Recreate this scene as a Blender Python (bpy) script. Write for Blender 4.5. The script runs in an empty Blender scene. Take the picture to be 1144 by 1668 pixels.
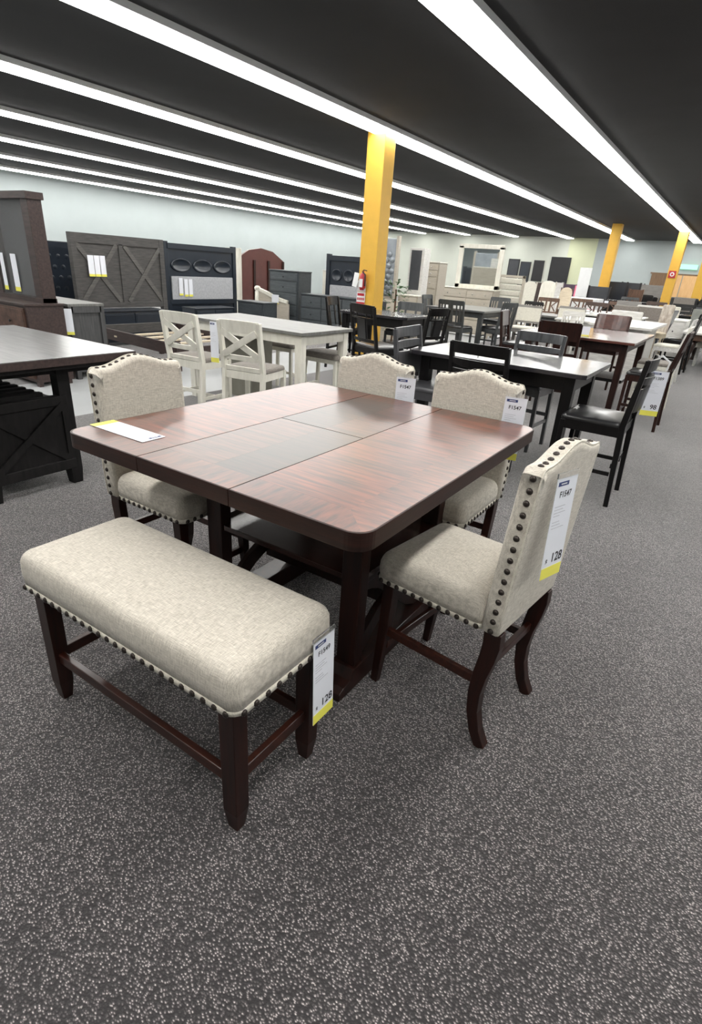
import bpy, math, random
from math import sin, cos, pi, radians as R, sqrt, hypot
from mathutils import Vector, Matrix
random.seed(7)
SC = bpy.context.scene
COL = SC.collection

# ------------------------------------------------------------------ camera
YAW, PITCH, ROLL, FPX, EYE = -.563, .444, .071, 890.5, 1.555
fw = Vector((sin(YAW)*cos(PITCH), cos(YAW)*cos(PITCH), -sin(PITCH)))
r0 = Vector((cos(YAW), -sin(YAW), 0)); u0 = r0.cross(fw)
rt = r0*cos(ROLL)+u0*sin(ROLL); up = -r0*sin(ROLL)+u0*cos(ROLL)
cd = bpy.data.cameras.new('camera'); cam = bpy.data.objects.new('camera', cd); COL.objects.link(cam)
cam.matrix_world = Matrix(((rt.x, up.x, -fw.x, 0), (rt.y, up.y, -fw.y, 0), (rt.z, up.z, -fw.z, EYE), (0, 0, 0, 1)))
cd.sensor_fit = 'VERTICAL'; cd.sensor_height = 36; cd.lens = FPX/1668*36
cd.shift_y = 22/1668; cd.clip_end = 200; cd.clip_start = .05
SC.camera = cam
# ------------------------------------------------------------------ world, exposure
w = bpy.data.worlds.new('world'); SC.world = w; w.use_nodes = True
w.node_tree.nodes['Background'].inputs[0].default_value = (.8, .85, .9, 1)
w.node_tree.nodes['Background'].inputs[1].default_value = .02
SC.view_settings.view_transform = 'Standard'; SC.view_settings.look = 'None'
SC.view_settings.gamma = 1; SC.view_settings.use_curve_mapping = False
SC.view_settings.exposure = 0.08
LAMP = 16.5            # radiance of the strip lamps' diffusers
CEIL = 3.5

# ------------------------------------------------------------------ materials
MATS = {}
def nm(name):
    m = bpy.data.materials.new(name); m.use_nodes = True
    nt = m.node_tree; b = nt.nodes['Principled BSDF']; MATS[name] = m
    return m, nt, b
def N(nt, t, **k):
    n = nt.nodes.new(t)
    for a, v in k.items(): setattr(n, a, v)
    return n
def tc(nt, sc=(1, 1, 1), rot=(0, 0, 0)):
    t = N(nt, 'ShaderNodeTexCoord'); m = N(nt, 'ShaderNodeMapping')
    m.inputs['Scale'].default_value = sc; m.inputs['Rotation'].default_value = rot
    nt.links.new(t.outputs['Object'], m.inputs[0]); return m.outputs[0]
def noise(nt, vec, scale, det=4, rough=.6):
    n = N(nt, 'ShaderNodeTexNoise'); n.inputs['Scale'].default_value = scale
    n.inputs['Detail'].default_value = det; n.inputs['Roughness'].default_value = rough
    nt.links.new(vec, n.inputs['Vector']); return n.outputs[0]
def ramp(nt, fac, stops):
    r = N(nt, 'ShaderNodeValToRGB'); e = r.color_ramp.elements
    while len(e) < len(stops): e.new(.5)
    for i, (p, c) in enumerate(stops): e[i].position = p; e[i].color = (*c, 1)
    nt.links.new(fac, r.inputs[0]); return r.outputs[0]
def math_(nt, op, a, b):
    n = N(nt, 'ShaderNodeMath', operation=op)
    for i, v in ((0, a), (1, b)):
        if hasattr(v, 'links') or hasattr(v, 'is_linked'): nt.links.new(v, n.inputs[i])
        else: n.inputs[i].default_value = v
    return n.outputs[0]
def bump(nt, b, h, s, d=.002):
    n = N(nt, 'ShaderNodeBump'); n.inputs['Strength'].default_value = s; n.inputs['Distance'].default_value = d
    nt.links.new(h, n.inputs['Height']); nt.links.new(n.outputs[0], b.inputs['Normal'])
def plain(name, c, rough=.5, metal=0, coat=0, var=.12, scale=6):
    m, nt, b = nm(name)
    n = noise(nt, tc(nt), scale, 3)
    a = tuple(x*(1-var) for x in c); d = tuple(min(1, x*(1+var)) for x in c)
    nt.links.new(ramp(nt, n, [(.3, a), (.7, d)]), b.inputs['Base Color'])
    b.inputs['Roughness'].default_value = rough; b.inputs['Metallic'].default_value = metal
    b.inputs['Coat Weight'].default_value = coat; b.inputs['Coat Roughness'].default_value = .15
    return m
def wood(name, c0, c1, rough=.35, coat=0, sc=(3, 40, 40), rot=(0, 0, 0), scale=1.4, coatr=.12, spec=.5, fig=None, det=8):
    m, nt, b = nm(name)
    v = tc(nt, sc, rot)
    n = noise(nt, v, scale, det, .65)
    col = ramp(nt, n, [(.32, c0), (.68, c1)])
    if fig:      # broad mottled figure across the veneer
        n2 = noise(nt, tc(nt, (1, 1, 1), rot), 5, 3)
        mx = N(nt, 'ShaderNodeMixRGB', blend_type='MULTIPLY'); mx.inputs[0].default_value = .8
        nt.links.new(col, mx.inputs[1]); nt.links.new(ramp(nt, n2, [(.35, (.5, .42, .4)), (.7, fig)]), mx.inputs[2])
        col = mx.outputs[0]
    nt.links.new(col, b.inputs['Base Color'])
    b.inputs['Roughness'].default_value = rough; b.inputs['Coat Weight'].default_value = coat
    b.inputs['Coat Roughness'].default_value = coatr; b.inputs['Coat IOR'].default_value = 1.5 if det == 3 and fig else 1.5; b.inputs['Specular IOR Level'].default_value = spec
    if coat < .3: bump(nt, b, n, .06, .001)
    return m
def fabric(name, c0, c1, k=1.0, rough=.95, sheen=.15):
    m, nt, b = nm(name)
    a = noise(nt, tc(nt, (30*k, 420*k, 420*k)), 1, 3); d = noise(nt, tc(nt, (420*k, 40*k, 40*k)), 1, 3)
    s = math_(nt, 'ADD', a, d); s = math_(nt, 'MULTIPLY', s, .5)
    nt.links.new(ramp(nt, s, [(.38, c0), (.62, c1)]), b.inputs['Base Color'])
    b.inputs['Roughness'].default_value = rough; b.inputs['Sheen Weight'].default_value = sheen
    bump(nt, b, s, .35, .0015); return m

LINEN = fabric('oatmeal linen', (.39, .355, .295), (.71, .66, .575), 1.25)
WELT = fabric('pale linen welt', (.50, .46, .38), (.74, .70, .61))
CHERRY = wood('dark cherry wood', (.008, .0028, .0022), (.028, .0072, .0042), .4, .12, sc=(30, 30, 3), spec=.3)
CHERRYX = wood('dark cherry rail wood', (.014, .0042, .003), (.05, .013, .007), .35, .2, sc=(4, 30, 30), spec=.35)
EDGE = wood('cherry table edge', (.012, .0045, .003), (.032, .010, .006), .45, .1, sc=(4, 4, 60), spec=.25)
SHELFM = wood('cherry shelf', (.012, .004, .003), (.04, .012, .008), .2, .5, sc=(3, 50, 10))
def veneer(name, rot, fig, c0=(.034, .006, .003), c1=(.27, .058, .018)): return wood(name, c0, c1, .4, 1, sc=(2.5, 34, 5), rot=(0, 0, rot), scale=1.6, coatr=.285, fig=fig, spec=.2, det=3)
VL = veneer('cherry veneer diagonal left', R(38), (1, .9, .85)); VR = veneer('cherry veneer diagonal right', R(-38), (1, .95, .9))
VC = veneer('cherry veneer leaf', R(60), (1, .95, .95), (.02, .006, .004), (.15, .045, .024)); VC2 = veneer('cherry veneer leaf crossed', R(-50), (.9, .86, .86), (.012, .005, .004), (.065, .024, .015))
VB = wood('cherry veneer crossband', (.04, .009, .004), (.25, .062, .020), .4, 1, sc=(3, 22, 5), scale=2.2, coatr=.285, fig=(1, .9, .8), spec=.2, det=3)
VF = wood('cherry veneer crossband front', (.03, .007, .004), (.19, .048, .018), .4, 1, sc=(22, 3, 5), scale=2.2, coatr=.285, fig=(1, .9, .8), spec=.2, det=3)
NAIL = plain('antique bronze nail', (.06, .05, .045), .35, .85)
PAPER = plain('tag paper', (.80, .82, .88), .5, var=.02)
YEL = plain('tag yellow', (.85, .80, .12), .5, var=.03)
INK = plain('ink', (.02, .02, .025), .6, var=.02)
BLUE = plain('tag navy header', (.03, .05, .16), .5, var=.02)
GREYINK = plain('small print grey', (.38, .38, .42), .6, var=.02)
BLACKW = wood('espresso black wood', (.002, .0018, .002), (.006, .0048, .005), .34, .05, sc=(20, 20, 3), spec=.3)
BLACKTOP = wood('espresso table top', (.010, .009, .011), (.028, .025, .03), .35, 1, sc=(3, 40, 10), coatr=.16, spec=.2)
LEATHER = plain('black leather', (.009, .009, .010), .28, 0, .3)
GREYLEATHER = plain('charcoal leather', (.05, .05, .055), .3, 0, .3)
CHAR = wood('charcoal wood', (.028, .032, .034), (.055, .06, .062), .42, .15, sc=(20, 20, 3))
CHARH = wood('charcoal case wood', (.03, .037, .043), (.06, .07, .078), .45, .1, sc=(4, 30, 30))
BEIGESHADE = wood('shaded champagne carcass', (.35, .315, .26), (.43, .39, .325), .5, .1, sc=(4, 30, 30))  # darker copy of the champagne wood, shade painted in for the drawer gaps
DRESSG = wood('gloss charcoal wood', (.02, .022, .025), (.045, .048, .052), .3, 1, sc=(20, 20, 3), coatr=.12)
CHARF = wood('charcoal drawer front', (.05, .06, .066), (.085, .096, .105), .45, .1, sc=(4, 30, 30))
GREYTOP = wood('weathered grey top', (.10, .10, .095), (.20, .20, .185), .45, .25, sc=(3, 30, 5), coatr=.3, spec=.35)
DKTOP = wood('dark brown plank top', (.07, .069, .07), (.15, .147, .143), .36, 1, sc=(3, 26, 5), coatr=.25)
DKBASE = wood('near black base wood', (.005, .0048, .005), (.014, .0125, .0125), .55, 0, sc=(20, 20, 4), spec=.25)
BARN = wood('grey brown barn wood', (.035, .034, .034), (.085, .08, .076), .6, 0, sc=(4, 4, 50))
BARNL = wood('grey brown barn plank', (.055, .053, .051), (.125, .118, .11), .6, 0, sc=(4, 4, 50))
BARN2 = wood('grey barn cabinet wood', (.035, .036, .038), (.08, .079, .08), .55, 0, sc=(40, 40, 3))
RUST = wood('reddish brown cabinet wood', (.02, .012, .011), (.055, .032, .028), .5, .1, sc=(4, 30, 30))
COPPER = plain('distressed copper brown', (.085, .045, .032), .5, .2, 0, .5, 14)
NAVY = plain('navy black leatherette', (.012, .018, .028), .35, 0, .2)
IVORY = wood('ivory painted wood', (.64, .62, .54), (.78, .76, .68), .5, .05, sc=(14, 14, 3))
WHITEW = wood('white washed wood', (.50, .49, .46), (.72, .71, .68), .45, .1, sc=(4, 26, 26))
TAUPE = fabric('taupe tweed', (.13, .115, .10), (.25, .225, .20), .6)
GREYF = fabric('light grey upholstery', (.33, .34, .36), (.45, .46, .48), .6)
BEIGE = wood('champagne painted wood', (.44, .40, .33), (.52, .475, .40), .4, .2, sc=(4, 30, 30), det=3)
CREAM = fabric('cream upholstery', (.52, .50, .43), (.70, .68, .60), .6)
TUFT = plain('silver tufted velvet', (.30, .33, .36), .45, .15)
BROWN = wood('medium brown wood', (.06, .030, .018), (.16, .085, .05), .45, .1, sc=(20, 20, 3))
TAN = wood('tan slat wood', (.50, .42, .30), (.66, .57, .43), .6, 0, sc=(4, 30, 30))
ORANGE = plain('mustard column paint', (.72, .42, .055), .5, var=.04)
REDM = plain('red paint', (.45, .02, .03), .35, 0, .3, .05)
PINK = plain('pink plastic', (.85, .22, .33), .5, var=.1)
CHROME = plain('brushed nickel', (.5, .5, .5), .25, 1)
BLK = plain('black metal', (.012, .012, .014), .4)
LEAF = plain('green leaf', (.05, .12, .04), .5, 0, 0, .5, 20)
POT = plain('dark pot', (.05, .045, .04), .6)
WHITE = plain('white plastic', (.75, .76, .76), .4, var=.03)
SLATE = plain('slate grey panel', (.045, .048, .055), .55)
MIRROR = plain('mirror glass', (.75, .78, .78), .04, 1, var=.01)
DOORW = wood('brown door wood', (.15, .085, .045), (.24, .15, .085), .45, .1, sc=(30, 30, 2))
DOORL = wood('light door wood', (.70, .40, .17), (.85, .56, .28), .45, .1, sc=(30, 30, 2))
WALLM = plain('grey green wall paint', (.42, .47, .47), .8, var=.03, scale=1)
WALLY = plain('pale lime wall paint', (.66, .70, .48), .8, var=.03, scale=1)
WALLC = plain('cream wall paint', (.62, .65, .58), .8, var=.03, scale=1)
CEILM = plain('charcoal ceiling paint', (.035, .036, .038), .9, var=.1, scale=1)
PLUM = plain('plum upholstery', (.07, .05, .075), .7)
m, nt, b = nm('clear plastic'); CLEAR = m
b.inputs['Base Color'].default_value = (.95, .95, .95, 1); b.inputs['Roughness'].default_value = .08
b.inputs['Transmission Weight'].default_value = .95; b.inputs['IOR'].default_value = 1.15
m, nt, b = nm('lamp diffuser'); GLOW = m
b.inputs['Emission Color'].default_value = (1, .985, .95, 1); b.inputs['Emission Strength'].default_value = LAMP
m, nt, b = nm('backlit green sign'); SIGNG = m
b.inputs['Base Color'].default_value = (.3, .7, .5, 1)
b.inputs['Emission Color'].default_value = (.35, .9, .6, 1); b.inputs['Emission Strength'].default_value = .8
# carpet with a pale vinyl aisle laid into it (the band x -6.9 .. -5.28)
m, nt, b = nm('flecked carpet'); CARPET = m
v = tc(nt, (1, 1, 1)); vr = N(nt, 'ShaderNodeTexVoronoi'); vr.inputs['Scale'].default_value = 112
vm = tc(nt, (1, 1.7, 1), (0, 0, .5)); nt.links.new(vm, vr.inputs['Vector'])
n1 = noise(nt, v, 160, 3, .7); n3 = noise(nt, v, 2.2, 3)
fl = math_(nt, 'MULTIPLY', vr.outputs['Distance'], .9); fl = math_(nt, 'ADD', fl, math_(nt, 'MULTIPLY', n1, .55))
fl = math_(nt, 'ADD', fl, math_(nt, 'MULTIPLY', n3, .12))
cc = ramp(nt, fl, [(.38, (.78, .71, .69)), (.50, (.36, .325, .317)), (.62, (.12, .107, .107)), (.82, (.03, .027, .028))])
sx = N(nt, 'ShaderNodeSeparateXYZ'); nt.links.new(v, sx.inputs[0])
a = math_(nt, 'MULTIPLY', math_(nt, 'GREATER_THAN', sx.outputs[0], -6.95), math_(nt, 'LESS_THAN', sx.outputs[0], -5.28))
br = N(nt, 'ShaderNodeTexBrick'); br.inputs['Scale'].default_value = 1.0; br.inputs['Mortar Size'].default_value = .002
br.inputs['Color1'].default_value = (.29, .305, .31, 1); br.inputs['Color2'].default_value = (.33, .345, .35, 1); br.inputs['Mortar'].default_value = (.3, .31, .32, 1)
br.inputs['Brick Width'].default_value = 1.2; br.inputs['Row Height'].default_value = .18; nt.links.new(tc(nt, rot=(0, 0, pi/2)), br.inputs['Vector'])
mx = N(nt, 'ShaderNodeMixRGB'); nt.links.new(a, mx.inputs[0]); nt.links.new(cc, mx.inputs[1]); nt.links.new(br.outputs[0], mx.inputs[2])
nt.links.new(mx.outputs[0], b.inputs['Base Color']); b.inputs['Roughness'].default_value = .95; b.inputs['Sheen Weight'].default_value = .5; b.inputs['Sheen Roughness'].default_value = .45
rr = math_(nt, 'SUBTRACT', .95, math_(nt, 'MULTIPLY', a, .5)); nt.links.new(rr, b.inputs['Roughness'])
hh = math_(nt, 'MULTIPLY', fl, math_(nt, 'SUBTRACT', 1, a)); hh = math_(nt, 'MULTIPLY', hh, -1); bump(nt, b, hh, .7, .006)

# ------------------------------------------------------------------ mesh helpers
class MB:
    def __init__(s): s.v = []; s.f = []; s.m = []; s.sm = []
    def add(s, vs, fs, mi=0, smooth=False):
        o = len(s.v); s.v += [tuple(v) for v in vs]
        for f in fs: s.f.append([i+o for i in f]); s.m.append(mi); s.sm.append(smooth)
        return s
    def box(s, x0, x1, y0, y1, z0, z1, mi=0):
        v = [(x, y, z) for z in (z0, z1) for y in (y0, y1) for x in (x0, x1)]
        return s.add(v, [(0, 2, 3, 1), (4, 5, 7, 6), (0, 1, 5, 4), (2, 6, 7, 3), (0, 4, 6, 2), (1, 3, 7, 5)], mi)
    def sweep(s, pts, sizes, side=(1, 0, 0), mi=0, smooth=False):
        """rectangular section along pts; sizes (w along side, h across); side fixed"""
        pts = [Vector(p) for p in pts]; n = len(pts); side = Vector(side).normalized(); vs = []
        if not isinstance(sizes, list): sizes = [sizes]*n
        for i, p in enumerate(pts):
            t = (pts[min(n-1, i+1)]-pts[max(0, i-1)]).normalized()
            sd = (side-t*side.dot(t)).normalized(); o = t.cross(sd); w, h = sizes[i]
            for a, b_ in ((-1, -1), (1, -1), (1, 1), (-1, 1)): vs.append(p+sd*a*w/2+o*b_*h/2)
        fs = [(3, 2, 1, 0), tuple(4*(n-1)+k for k in range(4))]
        for i in range(n-1):
            for k in range(4): fs.append((4*i+k, 4*i+(k+1) % 4, 4*i+4+(k+1) % 4, 4*i+4+k))
        return s.add(vs, fs, mi, smooth)
    def rings(s, rings, mi=0, cap0=True, cap1=True, smooth=True, flatcap=False):
        n = len(rings[0]); vs = [p for r in rings for p in r]; fs = []
        for i in range(len(rings)-1):
            for k in range(n): fs.append((i*n+k, i*n+(k+1) % n, (i+1)*n+(k+1) % n, (i+1)*n+k))
        caps = []
        if cap0: caps.append(tuple(reversed(range(n))))
        if cap1: caps.append(tuple((len(rings)-1)*n+k for k in range(n)))
        if not flatcap: return s.add(vs, fs+caps, mi, smooth)
        s.add(vs, fs, mi, smooth); o = len(s.v)-len(vs)
        for f in caps: s.f.append([i+o for i in f]); s.m.append(mi); s.sm.append(False)
        return s
    def lathe(s, prof, c=(0, 0, 0), n=12, mi=0, axis='z'):
        rs = []
        for r, z in prof:
            q = []
            for k in range(n):
                a = 2*pi*k/n; x, y = r*cos(a), r*sin(a)
                p = {'z': (x, y, z), 'y': (x, z, -y), 'x': (z, x, y)}[axis]
                q.append((c[0]+p[0], c[1]+p[1], c[2]+p[2]))
            rs.append(q)
        return s.rings(rs, mi)
    def prism(s, pts, z0, z1, mi=0, frame=None):
        """polygon pts (2d) extruded; frame maps (a,b,c)->xyz"""
        f = frame or (lambda a, b, c: (a, b, c)); n = len(pts)
        vs = [f(a, b, z0) for a, b in pts]+[f(a, b, z1) for a, b in pts]
        fs = [tuple(reversed(range(n))), tuple(range(n, 2*n))]+[(k, (k+1) % n, n+(k+1) % n, n+k) for k in range(n)]
        return s.add(vs, fs, mi)
    def build(s, name, mats, parent=None, bevel=0, loc=None, seg=2):
        me = bpy.data.meshes.new(name); me.from_pydata(s.v, [], s.f)
        if not isinstance(mats, (list, tuple)): mats = [mats]
        for m_ in mats: me.materials.append(m_)
        me.polygons.foreach_set('material_index', s.m); me.polygons.foreach_set('use_smooth', s.sm)
        me.update()
        import bmesh
        bm = bmesh.new(); bm.from_mesh(me); bmesh.ops.recalc_face_normals(bm, faces=bm.faces[:]); bm.to_mesh(me); bm.free()
        o = bpy.data.objects.new(name, me); COL.objects.link(o)
        if parent: o.parent = parent
        if loc: o.location = loc
        if bevel:
            md = o.modifiers.new('bevel', 'BEVEL'); md.width = bevel; md.segments = seg; md.limit_method = 'ANGLE'; md.angle_limit = R(40)
        return o
def tag(o, label, cat, group=None):
    o['label'] = label; o['category'] = cat
    if group: o['group'] = group
    return o
def thing(name, label, cat, loc=(0, 0, 0), rz=0, group=None):
    o = bpy.data.objects.new(name, None); COL.objects.link(o); o.location = loc; o.rotation_euler = (0, 0, rz)
    o.empty_display_size = .1; return tag(o, label, cat, group)
def struct(name, mb, mat):
    o = mb.build(name, mat); o['kind'] = 'structure'; return o
def B(*a, mi=0): return MB().box(*a, mi=mi)
def rrect(hx, hy, r, n=6, cx=0, cy=0):
    q = []
    for sx_, sy_, a0 in ((1, 1, 0), (-1, 1, 90), (-1, -1, 180), (1, -1, 270)):
        for k in range(n+1):
            a = R(a0+90*k/n); q.append((cx+sx_*(hx-r)+r*cos(a), cy+sy_*(hy-r)+r*sin(a)))
    return q
def cushion(hx, hy, z0, z1, rc=.05, rt_=.05, crown=.02, n=6, cx=0, cy=0, saddle=0, belly=.0):
    """upholstered pad: rounded plan, rolled top edge, crowned top"""
    out = []; zs = z1-crown
    lay = [(0, z0), (-belly, (z0+zs-rt_)/2), (-belly*.5, zs-rt_)]
    for k in range(1, 6):
        a = R(90*k/5); lay.append((rt_*(1-cos(a)), zs-rt_+rt_*sin(a)))
    for ins, z in lay:
        out.append([(x, y, z) for x, y in rrect(hx-ins, hy-ins, max(.012, rc-ins*.4), n, cx, cy)])
    base = rrect(hx-rt_, hy-rt_, max(.012, rc-rt_*.4), n)
    for t in (.9, .75, .55, .3, .08):
        q = []
        for x, y in base:
            x2, y2 = x*t, y*t
            zz = zs+crown*(1-t*t)
            q.append((x2+cx, y2+cy, zz))
        out.append(q)
    if saddle:
        out = [[(x, y, z+saddle*((x-cx)/hx)**2*(z-z0)/(z1-z0)) for x, y, z in q] for q in out]
    return MB().rings(out)
def text_mesh(s, size, name='lettering', bold=.0):
    cu = bpy.data.curves.new(name, 'FONT'); cu.body = s; cu.size = size; cu.align_x = 'CENTER'; cu.align_y = 'CENTER'; cu.offset = bold
    ob = bpy.data.objects.new(name, cu); COL.objects.link(ob)
    dg = bpy.context.evaluated_depsgraph_get(); me = bpy.data.meshes.new_from_object(ob.evaluated_get(dg))
    bpy.data.objects.remove(ob); return me
TXT = {}
def text_obj(s, size, mat, parent, loc, name='lettering', bold=0., rot=(pi/2, 0, 0)):
    key = (s, size, bold, mat.name)
    if key not in TXT:
        me = text_mesh(s, size, name, bold); me.materials.clear(); me.materials.append(mat); TXT[key] = me
    o = bpy.data.objects.new(name, TXT[key]); COL.objects.link(o); o.parent = parent; o.location = loc; o.rotation_euler = rot
    return o

# ------------------------------------------------------------------ room
XL, XR, YF, YB = -20, 6.5, -6, 32
struct('floor', B(XL, XR, YF, YB, -.1, 0), CARPET)
struct('ceiling', B(XL, XR, YF, YB, CEIL, CEIL+.1), CEILM)
bw = MB().box(XL, -8.3, YB, YB+.15, 0, CEIL, mi=0).box(-8.3, -6.95, YB, YB+.15, 0, CEIL, mi=1).box(-6.95, XR, YB, YB+.15, 0, CEIL, mi=2)
struct('wall_back', bw, [WALLC, WALLY, WALLM])
struct('wall_left', B(XL-.15, XL, YF, YB, 0, CEIL), WALLM)
struct('wall_right', B(XR, XR+.15, YF, YB, 0, CEIL), WALLM)
struct('wall_front', B(XL, XR, YF-.15, YF, 0, CEIL), WALLM)
for x in (-19.0, -16.4, -13.7, -11.0, -8.2, -5.4, -2.6, .2, 3.0):
    t = thing('strip_light', 'long white fluorescent strip light running down the dark ceiling', 'ceiling light', (x, 14.6, CEIL), 0, 'strip lights in rows on the ceiling')
    B(-.19, .19, -17, 17, -.06, 0).build('housing', WHITE, t)
    d = MB()
    for k in range(14): d.box(-.155, .155, -16.9+k*33.8/14, -16.9+(k+1)*33.8/14-.01, -.085, -.06)
    d.build('diffuser', GLOW, t)

# ------------------------------------------------------------------ price tags
def price_tag(loc, rz, label, code=None, price=None, w_=.105, h=.31, tilt=0, detail=True, hook=True, flat=False, roll=0):
    """card hangs below loc, its face towards local -Y"""
    t = thing('price_tag', label, 'price tag', loc, rz); t.rotation_euler = (tilt, roll, rz)
    B(-w_/2, w_/2, 0, .0015, -h, 0).build('card', PAPER, t)
    B(-w_/2, w_/2, -.0006, 0, -h, -h+h*.115).build('yellow_band', YEL, t)
    if not detail: return t
    B(-w_*.42, w_*.08, -.0006, 0, -h*.075, -h*.035).build('header_bar', BLUE, t)
    B(-w_*.3, -w_*.02, -.001, -.0006, -h*.06, -h*.05).build('header_print', WHITE, t)
    if code: text_obj(code, w_*.235, INK, t, (-.0, -.0008, -h*.16), 'code_lettering', .0004)
    if price:
        text_obj(price, w_*.38, INK, t, (w_*.16, -.0008, -h*.80), 'price_lettering', .0007)
        text_obj('$', w_*.2, INK, t, (-w_*.33, -.0008, -h*.82), 'price_lettering', .0003)
    g = MB(); z = -h*.27
    for k, (l, dz) in enumerate(((.5, .03), (.42, .03), (.55, .03), (.3, .06), (.35, .03), (.4, .03), (.6, .03))):
        g.box(-w_*.4, -w_*.4+w_*l, -.0006, 0, z-.0012, z); z -= h*dz
    g.build('small_print', GREYINK, t)
    if hook:
        B(-w_/2-.002, w_/2+.002, -.0016, .0028, -.0002, .016).build('plastic_sleeve', CLEAR, t)
    return t

# ------------------------------------------------------------------ main set: nailhead upholstered chairs
NAILME = MB().lathe([(.0001, .0075), (.0050, .0066), (.0088, .0040), (.0106, 0), (.0001, -.0005)], n=10, axis='x')
NO = NAILME.build('nailhead', NAIL); NAILDATA = NO.data; bpy.data.objects.remove(NO)
def nail(parent, p, nrm):
    o = bpy.data.objects.new('nailhead', NAILDATA); COL.objects.link(o); o.parent = parent; o.location = p
    o.rotation_euler = Vector((1, 0, 0)).rotation_difference(Vector(nrm).normalized()).to_euler(); return o
def camel(t, hw, zs, crest):
    """height of the camel back's top at t in -1..1"""
    a = abs(t)
    if a > .9: return zs-.022*(1-sqrt(max(0, 1-((a-.9)/.1)**2)))
    return zs+(crest-zs)*(.5+.5*cos(pi*min(1, a/.78)))
def back_outline(hw, z0, zs, crest, n=40):
    q = [(-hw+.012, z0), (hw-.012, z0), (hw-.003, z0+.008)]
    for k in range(1, 9): q.append((hw, z0+.01+(zs-.03-z0)*k/8))
    for k in range(n+1):
        t = 1-2*k/n; q.append((t*hw, camel(t, hw, zs, crest)))
    for k in range(8, 0, -1): q.append((-hw, z0+.01+(zs-.03-z0)*k/8))
    q.append((-hw+.003, z0+.008)); return q
def nail_chair(x, y, rz, label):
    t = thing('upholstered_counter_chair', label, 'chair', (x, y, 0), rz)
    HW = .232; Z0 = .49; ZS = 1.078; CR = 1.118; lean = .055
    ly = lambda z: -.188-lean*(z-Z0)            # front plane of the back
    # back: outline extruded towards the rear, puffed in front
    oc = (0, .80)
    out = back_outline(HW, Z0, ZS, CR)
    def ring(sc, dy): return [(oc[0]+(a-oc[0])*sc, ly(b_)+dy, oc[1]+(b_-oc[1])*(1-(1-sc)*1.0)) for a, b_ in out]
    bb = MB().rings([ring(.93, -.055), ring(.965, -.055), ring(.99, -.051), ring(1, -.043), ring(1, -.006), ring(.992, .004), ring(.972, .011), ring(.94, .015), ring(.91, .016), ring(.89, .016)], flatcap=True)
    back = bb.build('backrest', LINEN, t)
    # welt seam round the rear edge of the back
    sm = MB(); pts = [(a, ly(b_)-.050, b_) for a, b_ in out[2:-1]]
    for i in range(len(pts)-1): sm.sweep([pts[i], pts[i+1]], (.0045, .0045), side=(0, 1, 0))
    sm.build('piping', WELT, back)
    # nails up the sides and over the top, on the edge band
    for s in (-1, 1):
        z = Z0+.018
        while z < ZS-.03: nail(back, (s*HW, ly(z)-.026, z), (s, 0, 0)); z += .0385
    for k in range(1, 14):
        tt = -1+2*k/14; e = .02
        z = camel(tt, HW, ZS, CR); dz = (camel(tt+e, HW, ZS, CR)-camel(tt-e, HW, ZS, CR))/(2*e*HW)
        nail(back, (tt*HW, ly(z)-.026, z-.001), (-dz, 0, 1))
    # seat
    SX, YF_, YR = .224, .272, -.190
    cy = (YF_+YR)/2; hy = (YF_-YR)/2
    seat = cushion(SX, hy, .505, .632, .045, .045, .022, cy=cy, belly=.004).build('seat', LINEN, t)
    bd = MB().rings([[(a, b_, z) for a, b_ in rrect(SX+i, hy+i, .045, 6, 0, cy)] for i, z in ((-.004, .488), (.002, .489), (.003, .50), (.001, .508), (-.004, .509))])
    bd.build('border_band', WELT, seat)
    for s in (-1, 1):
        for k in range(12): nail(seat, (s*(SX+.002), YR+.03+k*(2*hy-.06)/11, .498), (s, 0, 0))
    for k in range(11): nail(seat, (-SX+.03+k*(2*SX-.06)/10, YF_+.002, .498), (0, 1, 0))
    # legs
    for s in (-1, 1):
        MB().sweep([(s*.188, .215, .49), (s*.190, .222, .30), (s*.192, .245, 0)], [(.048, .048), (.042, .042), (.028, .03)]).build('leg', CHERRY, t, .002)
        pr = [(.49, -.216, .062), (.44, -.220, .062), (.38, -.214, .058), (.30, -.200, .052), (.22, -.194, .047), (.14, -.200, .043), (.06, -.222, .041), (0, -.255, .040)]
        MB().sweep([(s*.194, yy, z) for z, yy, _ in pr], [(.040, d) for _, _, d in pr], smooth=False).build('leg', CHERRY, t, .003)
        B(s*.191-.010, s*.191+.010, -.205, .222, .248, .283).build('side_stretcher', CHERRYX, t, .002)
    B(-.185, .185, .208, .228, .175, .21).build('front_stretcher', CHERRYX, t, .002)
    B(-.185, .185, -.212, -.192, .30, .335).build('rear_stretcher', CHERRYX, t, .002)
    return t
nail_chair(-.568, 1.757, R(83), 'linen nailhead counter chair nearest the camera, with a $128 tag on its back')
nail_chair(-2.02, 1.625, R(-90), 'linen nailhead counter chair left of the dining table, beyond the bench')
nail_chair(-1.010, 2.475, R(180), 'linen nailhead counter chair behind the table at its right corner')
nail_chair(-1.625, 2.475, R(180), 'linen nailhead counter chair behind the middle of the table, left of its twin')

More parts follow.
